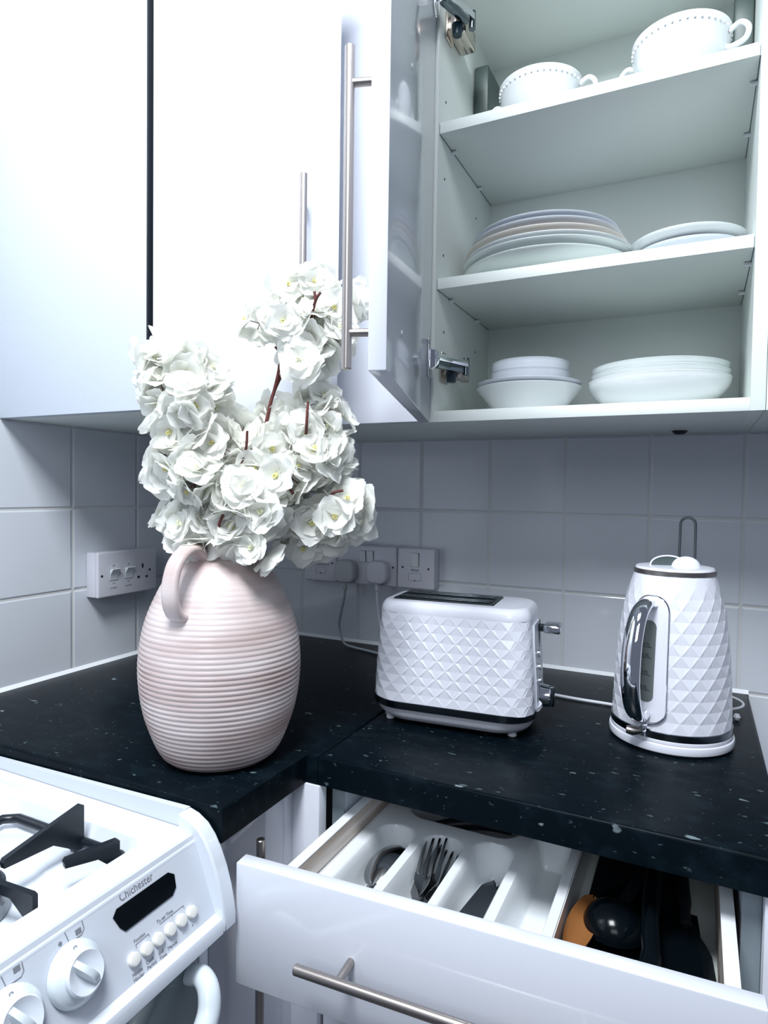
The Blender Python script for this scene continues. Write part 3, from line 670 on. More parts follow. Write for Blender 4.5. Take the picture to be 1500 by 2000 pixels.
STEM = {'left': [(.487, -.630, 1.10), (.487, -.640, 1.20), (.488, -.665, 1.27), (.480, -.672, 1.33), (.462, -.672, 1.37), (.430, -.680, 1.405)],
        'midleft': [(.480, -.630, 1.10), (.482, -.645, 1.19), (.478, -.668, 1.25), (.470, -.676, 1.30)],
        'top': [(.495, -.625, 1.10), (.515, -.622, 1.22), (.545, -.618, 1.31), (.5606, -.6163, 1.3668), (.585, -.612, 1.412), (.600, -.605, 1.45), (.615, -.595, 1.485)],
        'right': [(.500, -.625, 1.10), (.525, -.622, 1.19), (.565, -.615, 1.26), (.605, -.603, 1.30), (.622, -.592, 1.345)],
        'front': [(.495, -.632, 1.10), (.500, -.640, 1.172), (.520, -.650, 1.20), (.548, -.656, 1.23)],
        'low': [(.502, -.622, 1.10), (.515, -.615, 1.172), (.56, -.600, 1.205), (.605, -.586, 1.215), (.640, -.572, 1.22)]}
SIDE = {'top': [[(.5606, -.6163, 1.3668), (.5715, -.6212, 1.3937), (.571, -.6207, 1.4126), (.5669, -.6235, 1.4205)], [(.571, -.6207, 1.409), (.5755, -.6195, 1.4150)], [(.5803, -.6173, 1.3925), (.592, -.6172, 1.3985), (.5975, -.617, 1.408)], [(.605, -.605, 1.45), (.6269, -.6267, 1.4688), (.6348, -.6282, 1.4772)], [(.6269, -.6267, 1.4688), (.626, -.628, 1.4792)]],
        'right': [[(.605, -.61, 1.30), (.619, -.6316, 1.3193), (.6198, -.630, 1.3499)], [(.59, -.62, 1.25), (.6011, -.6419, 1.2488), (.6069, -.6394, 1.2397)]],
        'midleft': [[(.50, -.65, 1.24), (.5482, -.661, 1.2798), (.5586, -.6659, 1.3137)]],
        'front': [[(.510, -.650, 1.185), (.5283, -.6793, 1.2), (.5324, -.6768, 1.2141)]],
        'low': [[(.62, -.58, 1.22), (.6403, -.6063, 1.2402), (.6523, -.6003, 1.2448)]]}
first = set()
for key, clumps in CL.items():
    rnd = random.Random(sum(map(ord, key)))
    t = thing('blossom_branch', (.487, -.625, 1.10), LAB[key], 'flowers', 'artificial blossom branches in the jug vase')
    sp = cat(STEM[key], 8); n_ = len(sp)
    mb = MB().tube(sp, [.0028 - .0012 * i / n_ for i in range(n_)], 8)
    for sd in SIDE.get(key, []):
        q_ = cat(sd, 5); mb.tube(q_, [.0021 - .0006 * i / len(q_) for i in range(len(q_))], 8)
    blooms = []
    for (cx, cy, cz, cr) in clumps:
        C0 = Vector((cx, cy, cz)); k_ = max(3, round((cr / .028) ** 2 * 6.6)); ga = rnd.random() * 6
        near = min(sp, key=lambda p: (p - C0).length); mb.tube(cat([near, (near + C0) / 2 + Vector((0, 0, .006)), C0], 4), .0011, 6)
        for i in range(k_):
            zf = 1 - 2 * (i + .5) / k_; a_ = ga + i * 2.39996; rr = math.sqrt(1 - zf * zf)
            nrm = Vector((rr * math.cos(a_), rr * math.sin(a_), zf)) + Vector([rnd.uniform(-.25, .25) for _ in range(3)])
            nrm.normalize(); pos = C0 + nrm * cr * rnd.uniform(.42, .80)
            if math.hypot(pos.x - VX, pos.y - VY) < .075 and pos.z < 1.165: continue
            if pos.z < 1.17 and math.hypot(pos.x - VX, pos.y - VY) < .085: pos.z = 1.172
            blooms.append((pos, nrm, rnd.uniform(.92, 1.24), rnd.random() * 6.28, rnd.randrange(7)))
            mb.tube([C0, pos - nrm * .001], .0006, 5)
    stem = obj('stem', mb, 'twig', t)
    for (pos, nrm, sc, sp_, k_) in blooms:
        b = protos[k_]
        nb = b.copy(); COL.objects.link(nb); nb.parent = t
        qz = nrm.to_track_quat('Z', 'Y').to_matrix().to_4x4() @ Matrix.Rotation(sp_, 4, 'Z')
        mtx = Matrix.Translation(pos - t.location) @ qz @ Matrix.Scale(sc, 4); nb.matrix_local = mtx
        s2_ = b.children[0].copy(); COL.objects.link(s2_); s2_.parent = nb
for b in protos:
    for ch in list(b.children): bpy.data.objects.remove(ch)
    bpy.data.objects.remove(b)

# ------------------------------------------------------------------ toaster (local frame: x along its length, front at -y)
def rrect(a, b, rl, rr, n=160):
    """closed outline of a rounded rectangle, half sizes a,b, corner radii rl (left end), rr (right end), evenly sampled from the middle of the front"""
    seg = []
    def arc(cx, cy, r, a0, a1):
        for k in range(25): t = a0 + (a1 - a0) * k / 24; seg.append((cx + r * math.cos(t), cy + r * math.sin(t)))
    seg.append((0, -b)); arc(a - rr, -b + rr, rr, -PI / 2, 0); arc(a - rr, b - rr, rr, 0, PI / 2); arc(-a + rl, b - rl, rl, PI / 2, PI); arc(-a + rl, -b + rl, rl, PI, 1.5 * PI); seg.append((0, -b))
    L_ = [0]
    for p, q_ in zip(seg, seg[1:]): L_.append(L_[-1] + math.hypot(q_[0] - p[0], q_[1] - p[1]))
    out = []; j = 0
    for k in range(n):
        s_ = L_[-1] * k / n
        while L_[j + 1] < s_: j += 1
        f = (s_ - L_[j]) / max(L_[j + 1] - L_[j], 1e-9); out.append((seg[j][0] + (seg[j + 1][0] - seg[j][0]) * f, seg[j][1] + (seg[j + 1][1] - seg[j][1]) * f))
    return out
def loft(mb, rings, capb=True, capt=True):
    n = len(rings[0]); vs = [p for r in rings for p in r]; fs = []
    for j in range(len(rings) - 1):
        for k in range(n): k2 = (k + 1) % n; fs.append([j * n + k, j * n + k2, (j + 1) * n + k2, (j + 1) * n + k])
    if capb: fs.append(list(range(n))[::-1])
    if capt: fs.append([(len(rings) - 1) * n + k for k in range(n)])
    mb.add(vs, fs)
t = thing('toaster', (.7155, -.346, .9), 'white two-slot toaster with diamond faceted sides, left of the kettle', 'toaster', None, R_(5.0))
def tdim(z):     # half length, half width at height z
    f = (z - .03) / .15; f = max(0, min(1, f))
    return .1225 - .010 * f ** 1.3, .0815 - .020 * f ** 1.5
for sx in (-.092, .092):
    for sy in (-.050, .050): obj('foot', MB().lathe([(.0055, 0), (.0065, .001), (.0065, .006), (.008, .009)], 20, (sx, sy, 0)), 'appl', t)
mb = MB(); rings = []
for z, k in ((.0055, -.018), (.008, -.011), (.016, -.005), (.0275, -.002), (.0275, -.006)):
    rings.append([(x, y, z) for x, y in rrect(.1225 + k, .0815 + k, .055, .045)])
loft(mb, rings); obj('base', mb, 'appl', t)
mb = MB(); rings = []
for z, k in ((.0270, -.002), (.0270, .0012), (.0370, .0012), (.0370, -.002)):
    rings.append([(x, y, z) for x, y in rrect(.1225 + k, .0815 + k, .056, .046)])
loft(mb, rings); obj('trim_band', mb, 'darkchrome', t)
# faceted shell: rows of triangles, each row's crease pressed in between the raised corner points
def facets(NC, NR, pt):
    """pt(frac, j, dent_on) -> point; frac = position round the outline in cells"""
    vs = []; fs = []
    for j in range(NR + 1):
        off = .5 * (j % 2)
        for c_ in range(NC):
            for q_, dn in ((0, 0), (.20, 1), (.80, 1)): vs.append(pt((c_ + q_ + off) / NC, j, dn))
    V = lambda j, c_, k: j * NC * 3 + (c_ % NC) * 3 + k
    for j in range(NR):
        for c_ in range(NC):
            ap = V(j + 1, c_ if j % 2 == 0 else c_ + 1, 0); a, d1, d2, b_ = V(j, c_, 0), V(j, c_, 1), V(j, c_, 2), V(j, c_ + 1, 0)
            fs += [[a, d1, ap], [d1, d2, ap], [d2, b_, ap]]
            ap = V(j, c_ + 1 if j % 2 == 0 else c_, 0); a, d1, d2, b_ = V(j + 1, c_, 0), V(j + 1, c_, 1), V(j + 1, c_, 2), V(j + 1, c_ + 1, 0)
            fs += [[a, ap, d1], [d1, ap, d2], [d2, ap, b_]]
    return vs, fs
z0, z1, NR, NC = .0372, .1645, 10, 27; n2 = NC * 2; NS = 864
outl_ = [rrect(*tdim(z0 + (z1 - z0) * j / NR), .052 - .018 * j / NR, .030, NS) for j in range(NR + 1)]
def tpt(f, j, dn):
    z = z0 + (z1 - z0) * j / NR; pts = outl_[j]; k = int(round(f * NS)) % NS
    x, y = pts[k]; xm, ym = pts[(k - 2) % NS]; xp, yp = pts[(k + 2) % NS]; nx, ny = (yp - ym), -(xp - xm); l_ = math.hypot(nx, ny); nx /= l_; ny /= l_
    a_ = tdim(z)[0]; d_ = .0010 * dn * (1 - sm(a_ - .028, a_ - .018, x)) * (.2 if j in (0, NR) else 1)
    return (x - nx * d_, y - ny * d_, z)
vs, fs = facets(NC, NR, tpt)
me_b = MB().add(vs, fs)
body = obj('shell', me_b, 'appl', t, smooth=False)
# rounded shoulder and top
mb = MB(); rings = []
ab, bb = tdim(z1)
for k in range(9):
    th_ = k / 8 * PI / 2; ins = .011 * (1 - math.cos(th_)); rings.append([(x, y, z1 + .0165 * math.sin(th_)) for x, y in rrect(ab - ins, bb - ins, .034 - ins * .5, .030 - ins * .3, 240)])
loft(mb, rings, False, True); obj('top_cover', mb, 'appl', t, ang=60)
ztop = z1 + .0165
mb = MB(); mb.box((-.094, -.041, ztop - .0005), (.060, .041, ztop + .0012), .0008)
for k in range(0): pass
obj('slot_surround', MB().add(*(lambda B_: (B_.v, B_.f))(mb)), 'black', t)
mb = MB()
for yy in (-.021, .021): mb.box((-.090, yy - .0145, ztop + .0006), (.052, yy + .0145, ztop + .0015))
sl = obj('bread_slot', mb, 'blackgloss', t, smooth=False)
mb = MB()
for yy in (-.021, .021):
    for dy in (-.006, .006): mb.tube([(-.089, yy + dy, ztop + .0022), (.051, yy + dy, ztop + .0022)], .0009, 6)
    for k in range(5): mb.tube([(-.078 + k * .030, yy - .007, ztop + .0020), (-.078 + k * .030, yy + .007, ztop + .0020)], .0008, 6)
obj('bread_guard', mb, 'darkchrome', sl)
mb = MB().tube([(-.092, -.039, ztop + .0012), (.058, -.039, ztop + .0012), (.058, .039, ztop + .0012), (-.092, .039, ztop + .0012), (-.092, -.039, ztop + .0012)], .0012, 8)
obj('slot_rim', mb, 'darkchrome', sl)
# control end
def endx(z): return tdim(z)[0]
pz = [.040, .07, .10, .13, .155]
vs = []; fs = []
for z in pz:
    for y in (-.034, .034): vs.append((endx(z) + .0022, y * (1 - .25 * (z > .15)), z))
for k in range(len(pz) - 1): fs.append([2 * k, 2 * k + 1, 2 * k + 3, 2 * k + 2])
mb = MB()
n_ = len(vs); vs2 = [(x - .004, y, z) for x, y, z in vs]; mb.add(vs + vs2, fs + [[f[0] + n_, f[2] + n_ if False else f[3] + n_, f[2] + n_, f[1] + n_] for f in fs] + [[0, 2, 2 + n_, n_], [1, 1 + n_, 3 + n_, 3]] + [[2 * k, 2 * k + 2, 2 * k + 2 + n_, 2 * k + n_] for k in range(1, len(pz) - 1)] + [[2 * k + 1, 2 * k + 1 + n_, 2 * k + 3 + n_, 2 * k + 3] for k in range(1, len(pz) - 1)] + [[0, 1, 1 + n_, n_], [n_ - 2, n_ - 1, 2 * n_ - 1, 2 * n_ - 2]])
cp = obj('control_panel', mb, 'panel', t)
obj('lever_slit', MB().box((endx(.11) + .001, .010, .085), (endx(.15) + .0048, .016, .157)), 'black', cp, smooth=False)
lv = obj('lever', MB().box((endx(.145) + .010, .000, .139), (endx(.145) + .036, .032, .152), .004, 3), 'chrome', t)
obj('lever_arm', MB().box((endx(.145), .009, .140), (endx(.145) + .012, .019, .150), .001), 'black', lv)
for k, z in enumerate((.112, .092, .072)):
    obj('button', MB().tube([(endx(z) + .002, -.012, z), (endx(z) + .0055, -.012, z), (endx(z) + .0062, -.012, z)], [.0058, .0058, .0045], 20), 'chrome', t)
kb = obj('browning_knob', MB().tube([(endx(.046) + .002, 0, .048), (endx(.046) + .006, 0, .048), (endx(.046) + .016, 0, .048), (endx(.046) + .0175, 0, .048)], [.0175, .0165, .0150, .0135], 32), 'chrome', t)
obj('grip', MB().box((endx(.046) + .012, -.0042, .033), (endx(.046) + .0225, .0042, .063), .002), 'darkchrome', kb)
obj('end_lip', MB().prism([(0, -.040), (.006, -.030), (.0095, 0), (.006, .030), (0, .040)], (endx(.03) - .002, 0, .0335), (1, 0, 0), (0, 1, 0), (0, 0, .006)), 'appl', t)

# ------------------------------------------------------------------ kettle
KX, KY = 1.0125, -.282
t = thing('kettle', (KX, KY, .9), 'white diamond faceted kettle with chrome handle, at the right end of the worktop', 'kettle')
kr = [(.03, .0785), (.07, .0772), (.11, .0750), (.15, .0715), (.19, .0655), (.215, .0595), (.235, .0530)]
def kri(z):
    if z <= kr[0][0]: return kr[0][1]
    return interp(kr, min(z, .2349))
obj('power_base', MB().lathe([(.074, .0), (.0775, .0008), (.0815, .004), (.0825, .009), (.0815, .0135), (.079, .0150), (.02, .0150)], 72, (KX, KY, .9)), 'appl', t)
obj('lower_collar', MB().lathe([(.078, .0151), (.0800, .0155), (.0800, .0190), (.0790, .0200)], 72, (KX, KY, .9)), 'appl', t)
obj('trim_band', MB().lathe([(.0780, .0200), (.0798, .0202), (.0797, .0290), (.0780, .0294)], 72, (KX, KY, .9)), 'darkchrome', t)
z0, z1, NR, NC = .0295, .2350, 14, 20
ha = math.atan2(-.93, -.37)     # direction the handle faces
def kpt(f, j, dn):
    z = z0 + (z1 - z0) * j / NR; r = kri(z); a_ = 2 * PI * f + .02; da = abs((a_ - ha + PI) % (2 * PI) - PI)
    r -= .0011 * sm(.20, .42, da) * dn * (.2 if j in (0, NR) else 1) * (1 - .9 * sm(.195, .228, z))
    return (KX + r * math.cos(a_), KY + r * math.sin(a_), .9 + z)
vs, fs = facets(NC, NR, kpt)
obj('shell', MB().add(vs, fs), 'appl', t, smooth=False)
obj('lid_ring', MB().lathe([(.0528, .2345), (.0538, .2350), (.0538, .2400), (.0520, .2412), (.048, .2412)], 64, (KX, KY, .9)), 'steel', t)
lid = obj('lid', MB().lathe([(.0525, .2405), (.0505, .2440), (.044, .2450), (.0003, .2455)], 64, (KX, KY, .9)), 'appl', t)
# lid grip: a dark scoop with a pale edge, and a white rounded button in front of it
def half(cx, sx, h, n_=20): return [(cx + sx * math.cos(PI * k / n_), h * math.sin(PI * k / n_) ** .85) for k in range(n_ + 1)]
gu = Vector((math.cos(R_(12)), math.sin(R_(12)), 0)); gn = Vector((-gu.y, gu.x, 0)); g0 = Vector((KX, KY, .9 + .2440))
hp_ = half(-.0095, .0235, .0150)
sc = obj('lid_scoop', MB().prism(hp_, g0 - gn * .004, gu, (0, 0, 1), gn * .009), 'lidgrey', lid)
obj('scoop_edge', MB().tube([g0 - gn * .0042 + gu * x + Vector((0, 0, z)) for x, z in hp_], .0012, 8), 'appl', sc)
vs = []; fs = []; nu, nv = 20, 12
for j in range(nv + 1):
    for i in range(nu + 1):
        th_ = PI * i / nu; ph = PI * j / nv
        p = g0 + gu * (.0140 + .0190 * math.cos(th_)) + gn * (-.004 - .0110 * math.sin(th_) * math.cos(ph)) + Vector((0, 0, .0150 * math.sin(th_) * math.sin(ph))); vs.append(p)
for j in range(nv):
    for i in range(nu): k = j * (nu + 1) + i; fs.append([k, k + 1, k + nu + 2, k + nu + 1])
obj('lid_button', MB().add(vs, fs), 'appl', lid, ang=70)
# handle frame (rounded plate on the shell) + chrome grip + gauge
hx = Vector((math.cos(ha), math.sin(ha), 0)); hs = Vector((-hx.y, hx.x, 0))
def kp(s_, z, off):     # wrap a point at sideways distance s_ round the body
    r = kri(z) + off; a_ = ha + s_ / .0745; return Vector((KX + r * math.cos(a_), KY + r * math.sin(a_), .9 + z))
def patch(w_, za, zb, off0, off1, rad, nm, m_, parent, ring=None):
    """rounded rectangular patch wrapped on the body"""
    out = []
    n_ = 12
    cs = [(w_ - rad, zb - rad, 0), (-(w_ - rad), zb - rad, PI / 2), (-(w_ - rad), za + rad, PI), (w_ - rad, za + rad, 1.5 * PI)]
    for cx, cz, a0 in cs:
        for k in range(n_ + 1): a_ = a0 + PI / 2 * k / n_; out.append((cx + rad * math.cos(a_), cz + rad * math.sin(a_)))
    mb = MB(); N_ = len(out); cz = (za + zb) / 2; vs = []; fs = []
    K = 14
    for q_ in range(K + 1):
        f = q_ / K
        for (x, z) in out:
            zz = cz + (z - cz) * (1 - f); xx = x * (1 - f) ** .999 if f < 1 else 0
            vs.append(kp(xx, zz, off1))
    for q_ in range(K):
        for k in range(N_): k2 = (k + 1) % N_; fs.append([q_ * N_ + k, q_ * N_ + k2, (q_ + 1) * N_ + k2, (q_ + 1) * N_ + k])
    m0 = len(vs)
    for (x, z) in out: vs.append(kp(x * 1.0, z, off0))
    for k in range(N_): k2 = (k + 1) % N_; fs.append([k, k2, m0 + k2, m0 + k])
    mb.add(vs, fs); return obj(nm, mb, m_, parent), out
fr, outl = patch(.0245, .040, .2080, -.002, .0035, .0200, 'handle_mount', 'appl', t)
mb = MB(); pts = [kp(x * 1.02, z, .0030) for x, z in outl]; pts.append(pts[0]); pts.append(pts[1]); mb.tube(pts, .0013, 8, cap=False); obj('mount_trim', mb, 'chrome', fr)
ga, _ = patch(.0100, .068, .176, .002, .0046, .0095, 'water_gauge', 'gauge', t)
gp = lambda s_, z: kp(s_, z, .0050)
for z, tx in ((.142, '1.7L'), (.128, '1.5L'), (.105, '1.0L'), (.085, '0.5L')):
    o = gp(-.0062, z); text('gauge_mark', tx, .0060, o, hs, (0, 0, 1), ga, 'printdark', .0001); mb = MB(); mb.tube([gp(-.007, z - .0015), gp(.006, z - .0015)], .00035, 5); obj('gauge_line', mb, 'printdark', ga)
# grip
sd = -.011
gpts = [(.0035, .197), (.020, .200), (.038, .188), (.047, .160), (.049, .128), (.046, .095), (.036, .065), (.020, .050), (.0035, .052)]
pth = cat([Vector((KX, KY, .9)) + hx * (kri(z) + off) + Vector((0, 0, z)) for off, z in gpts], 7); n_ = len(pth); vs = []; fs = []
for i, p in enumerate(pth):
    tt = (pth[min(i + 1, n_ - 1)] - pth[max(i - 1, 0)]).normalized(); nn = hs.cross(tt).normalized(); f = i / (n_ - 1)
    wv = .0085 + .0045 * math.sin(PI * f); tv = .0060 + .0025 * math.sin(PI * f)
    for k in range(24): a_ = 2 * PI * k / 24; vs.append(p + hs * wv * math.cos(a_) + nn * tv * math.sin(a_))
for i in range(n_ - 1):
    for k in range(24): k2 = (k + 1) % 24; fs.append([i * 24 + k, i * 24 + k2, (i + 1) * 24 + k2, (i + 1) * 24 + k])
fs += [list(range(24)), [(n_ - 1) * 24 + k for k in range(24)]]
obj('handle', MB().add(vs, fs), 'chrome', t)
# inner white lining of the grip
pth2 = cat([Vector((KX, KY, .9)) + hx * (kri(z) + off - .0075) + Vector((0, 0, z)) for off, z in gpts[1:-1]], 7)
# switch lever under the handle
p = kp(.002, .0345, 0); sw = obj('switch', MB().tube([p, p + hx * .012, p + hx * .016], [.0065, .0060, .0040], 18), 'chrome', t)
p2 = p + hx * .010 - Vector((0, 0, .004)); obj('switch_lever', MB().tube([p2, p2 + hx * .008 - hs * .010 - Vector((0, 0, .001)), p2 + hx * .012 - hs * .017], [.0045, .0062, .0050], 16), 'steel', sw)
obj('switch_stem', MB().tube([p + hx * .004 - Vector((0, 0, .006)), p + hx * .004 - Vector((0, 0, .017))], .0012, 8), 'appl', sw)
# wire stand behind
t = thing('wire_stand', (1.03, -.115, .9), 'grey wire stand with a tall loop, mostly hidden behind the kettle', 'stand')
lp = [(1.0125, -.115, .905), (1.0130, -.115, 1.05), (1.0150, -.115, 1.192)]
for k in range(13): a_ = PI - PI * k / 12; lp.append((1.0262 + .0112 * math.cos(a_), -.115, 1.197 + .0112 * math.sin(a_)))
lp += [(1.0375, -.115, 1.192), (1.0385, -.115, 1.05), (1.0390, -.115, .905)]
obj('loop', MB().tube(lp, .0021, 12), 'wire', t)
ring = [(1.048 + .066 * math.cos(2 * PI * k / 48), -.113 + .052 * math.sin(2 * PI * k / 48), .9125) for k in range(49)]
rg = obj('base_ring', MB().tube(ring, .0019, 10, cap=False), 'cord', t)
obj('cross_wire', MB().tube([(1.0125, -.115, .906), (1.0125, -.063, .9118)], .0017, 8).tube([(1.0390, -.115, .906), (1.0390, -.0615, .9118)], .0017, 8).tube([(1.0125, -.115, .906), (1.0125, -.158, .9118)], .0017, 8).tube([(1.0390, -.115, .906), (1.0390, -.1646, .9118)], .0017, 8), 'cord', t)
for a_ in (-70, -110 + 0, 60, 120, 180):
    x, y = 1.048 + .066 * math.cos(R_(a_)), -.113 + .052 * math.sin(R_(a_))
    if a_ == -70: x, y = 1.1025, -.1620
    obj('ball_foot', MB().lathe([(.0001, .0), (.0035, .0012), (.0055, .0055), (.0035, .0098), (.0001, .011)], 16, (x, y, .9)), 'cord', rg)

# ------------------------------------------------------------------ sockets and switches
def plate(name, label, cat_, lo, hi, axis):
    """wall box plus bevelled plate; axis 'y' = on the back wall, 'x' = on the left wall"""
    t = thing(name, lo, label, cat_)
    if axis == 'y':
        x0, z0, x1, z1 = lo[0], lo[2], hi[0], hi[2]
        obj('back_box', MB().box((x0 + .001, -.024, z0 + .001), (x1 - .001, -.0006, z1 - .001), .002), 'socket', t)
        f = obj('face_plate', MB().box((x0, -.0335, z0), (x1, -.0242, z1), .0035, 3), 'socket', t)
    else:
        y0, z0, y1, z1 = lo[1], lo[2], hi[1], hi[2]
        obj('back_box', MB().box((.0006, y0 + .001, z0 + .001), (.024, y1 - .001, z1 - .001), .002), 'socket', t)
        f = obj('face_plate', MB().box((.0242, y0, z0), (.0335, y1, z1), .0035, 3), 'socket', t)
    return t, f
YP = -.0335; X_, Z_ = (1, 0, 0), (0, 0, 1)
def rocker(p, x0, z0, x1, z1, par):
    r = obj('switch_rocker', MB().prism([(-.0006, 0), (.0012, 0), (.0045, (z1 - z0)), (-.0006, (z1 - z0))], (x0 + .0008, YP, z0), (0, -1, 0), Z_, (x1 - x0 - .0016, 0, 0)), 'tray', par)
    mb = MB().box((x0 - .0003, YP - .0002, z0 - .0006), (x1 + .0003, YP + .0006, z1 + .0004)); obj('rocker_gap', mb, 'printdark', r, smooth=False)
def screw(x, z, par): obj('screw', MB().tube([(x, YP + .001, z), (x, YP - .0003, z)], .0024, 14), 'black', par)
def fuse(x0, z0, x1, z1, par):
    mb = MB()
    for a_, b_ in (((x0, z0), (x1, z0)), ((x1, z0), (x1, z1)), ((x1, z1), (x0, z1)), ((x0, z1), (x0, z0))): mb.tube([(a_[0], YP, a_[1]), (b_[0], YP, b_[1])], .0004, 5)
    mb.tube([((x0 + x1) / 2, YP + .001, z0), ((x0 + x1) / 2, YP - .0004, z0)], .0022, 12); obj('fuse_holder', mb, 'print', par)
t, f = plate('switched_fuse_unit', 'white fused switch plate nearest the corner, partly under the blossom', 'switch', (.2290, -.034, 1.038), (.3140, 0, 1.124), 'y')
rocker(t, .262, 1.084, .282, 1.112, f); screw(.243, 1.080, f); screw(.303, 1.080, f); fuse(.260, 1.056, .286, 1.069, f)
text('lettering', 'WASHER SWITCH', .0066, (.2735, YP - .0001, 1.0735), X_, Z_, f, 'printdark', .0002, .82, 'CENTER')
t, f = plate('double_socket', 'white double wall socket with both plugs in, between two fused switches', 'socket', (.3156, -.034, 1.038), (.4624, 0, 1.124), 'y')
rocker(t, .3735, 1.088, .3885, 1.113, f); rocker(t, .3925, 1.088, .4075, 1.113, f); screw(.4545, 1.080, f)
t, f = plate('switched_fuse_unit', 'white fused switch plate marked FRIDGE, right of the double socket', 'switch', (.4642, -.034, 1.038), (.5495, 0, 1.124), 'y')
rocker(t, .4965, 1.0855, .5150, 1.114, f); screw(.477, 1.083, f); screw(.5365, 1.082, f); fuse(.491, 1.0555, .5195, 1.071, f)
text('lettering', 'FRIDGE', .0066, (.5055, YP - .0001, 1.0755), X_, Z_, f, 'printdark', .0002, .85, 'CENTER')
# plugs
def plug(label, x, z, cable, m_, cap, cc, cl):
    t = thing('plug', (x, -.045, z), label, 'plug')
    b = bmesh.new(); bmesh.ops.create_cube(b, size=1)
    for v in b.verts:
        top = v.co.z > 0; v.co = Vector((x + v.co.x * .048, -.0340 - .011 + v.co.y * .021, z + v.co.z * .049))
    bmesh.ops.bevel(b, geom=[e for e in b.edges if abs((e.verts[0].co - e.verts[1].co).normalized().y) > .9], offset=.015, segments=6, profile=.5, affect='EDGES')
    fr_ = [e for e in b.edges if e.verts[0].co.y < -.05 and e.verts[1].co.y < -.05]
    bmesh.ops.bevel(b, geom=fr_, offset=.005, segments=4, profile=.5, affect='EDGES')
    obj('body', MB().bm(b), m_, t)
    mb = MB()
    for k in range(4): mb.lathe([(.0042, -.003), (.0050, -.0015), (.0042, 0)], 16, (x, -.046, z - .0265 - k * .0035))
    mb.tube([(x, -.046, z - .022), (x, -.046, z - .040)], .0034, 12); obj('cord_grip', mb, m_, t)
    cb = obj('cord', MB().tube(cat(cable, 7), .0026, 12), cc, t); return t
plug('greyed plug in the left of the double socket, cable dropping behind the toaster', .344, 1.066, [(.344, -.046, 1.028), (.341, -.045, 1.005), (.330, -.038, .972), (.322, -.032, .945), (.325, -.032, .925), (.345, -.048, .9065), (.375, -.060, .9035), (.43, -.075, .9032), (.52, -.110, .9032), (.60, -.20, .9032), (.640, -.245, .909)], 'plug', 0, 'cordgrey', '')
plug('white plug in the right of the double socket, cable running on to the kettle', .423, 1.069, [(.423, -.046, 1.031), (.424, -.045, 1.00), (.430, -.040, .95), (.46, -.05, .915), (.52, -.09, .9035), (.62, -.13, .9033), (.72, -.165, .9033), (.82, -.180, .9033), (.87, -.186, .9033), (.93, -.189, .9033), (.965, -.205, .9035), (.985, -.218, .906)], 'socket', 0, 'cord', '')
# cooker control unit on the left wall
t, f = plate('cooker_control_unit', 'white surface box on the left wall with two rocker switches and a socket', 'socket', (0, -.4375, 1.034), (.034, -.292, 1.121), 'x')
Y_ = (0, 1, 0); XP = .0335
def lrock(y0, y1, par):
    r = obj('switch_rocker', MB().prism([(-.0006, 0), (.0009, 0), (.0026, .012), (.0095, .0215), (.0080, .0230), (-.0006, .0215)], (XP, y0, 1.066), (1, 0, 0), Z_, (0, y1 - y0, 0)), 'tray', par)
    obj('rocker_gap', MB().box((XP - .0005, y0 - .0012, 1.0645), (XP + .0003, y1 + .0012, 1.0885)), 'cordgrey', r, smooth=False)
lrock(-.4105, -.3925, f); lrock(-.3745, -.3565, f)
hb = MB(); hb.box((XP - .001, -.3318, 1.0825), (XP + .0003, -.3278, 1.0915)); hb.box((XP - .001, -.3430, 1.0625), (XP + .0003, -.3370, 1.0672)); hb.box((XP - .001, -.3215, 1.0620), (XP + .0003, -.3165, 1.0665))
for y, z in ((-.4285, 1.0760), (-.3110, 1.0770)): hb.tube([(XP - .001, y, z), (XP + .0003, y, z)], .0025, 12)
obj('socket_hole', hb, 'black', f, smooth=False)
for y in (-.4015, -.3655):
    text('lettering', 'off', .0055, (XP + .0001, y, 1.0915), Y_, Z_, f, 'print', .0002, 1, 'CENTER'); text('lettering', 'on', .0055, (XP + .0001, y, 1.0585), Y_, Z_, f, 'print', .0002, 1, 'CENTER')
text('lettering', 'cooker', .0060, (XP + .0001, -.4015, 1.0495), Y_, Z_, f, 'print', .0002, .95, 'CENTER'); text('lettering', 'socket', .0060, (XP + .0001, -.3655, 1.0500), Y_, Z_, f, 'print', .0002, .95, 'CENTER')

# ------------------------------------------------------------------ cooker
t = thing('cooker', (.3, -1.05, 0), 'white freestanding gas cooker beside the worktop, with knobs and timer panel facing right', 'cooker')
CY0, CY1 = -.7445, -1.344
b = MB().box((.02, CY1, .03), (.566, CY0 - .016, .800), .002); b.box((.02, CY1, .80), (.50, CY0 - .016, .838)); b.box((.06, CY1 + .02, 0), (.54, CY0 - .03, .03))
obj('body', b, 'enamel', t)
# side rail next to the worktop, its shade put in as grey
b = MB(); b.prism([(.02, .862), (.546, .868), (.546, .8945), (.02, .880)], (0, -.7447, 0), (1, 0, 0), (0, 0, 1), (0, -.0075, 0)); b.box((.02, -.7600, .80), (.556, -.7448, .866)); obj('side_rail', b, 'panel', t)
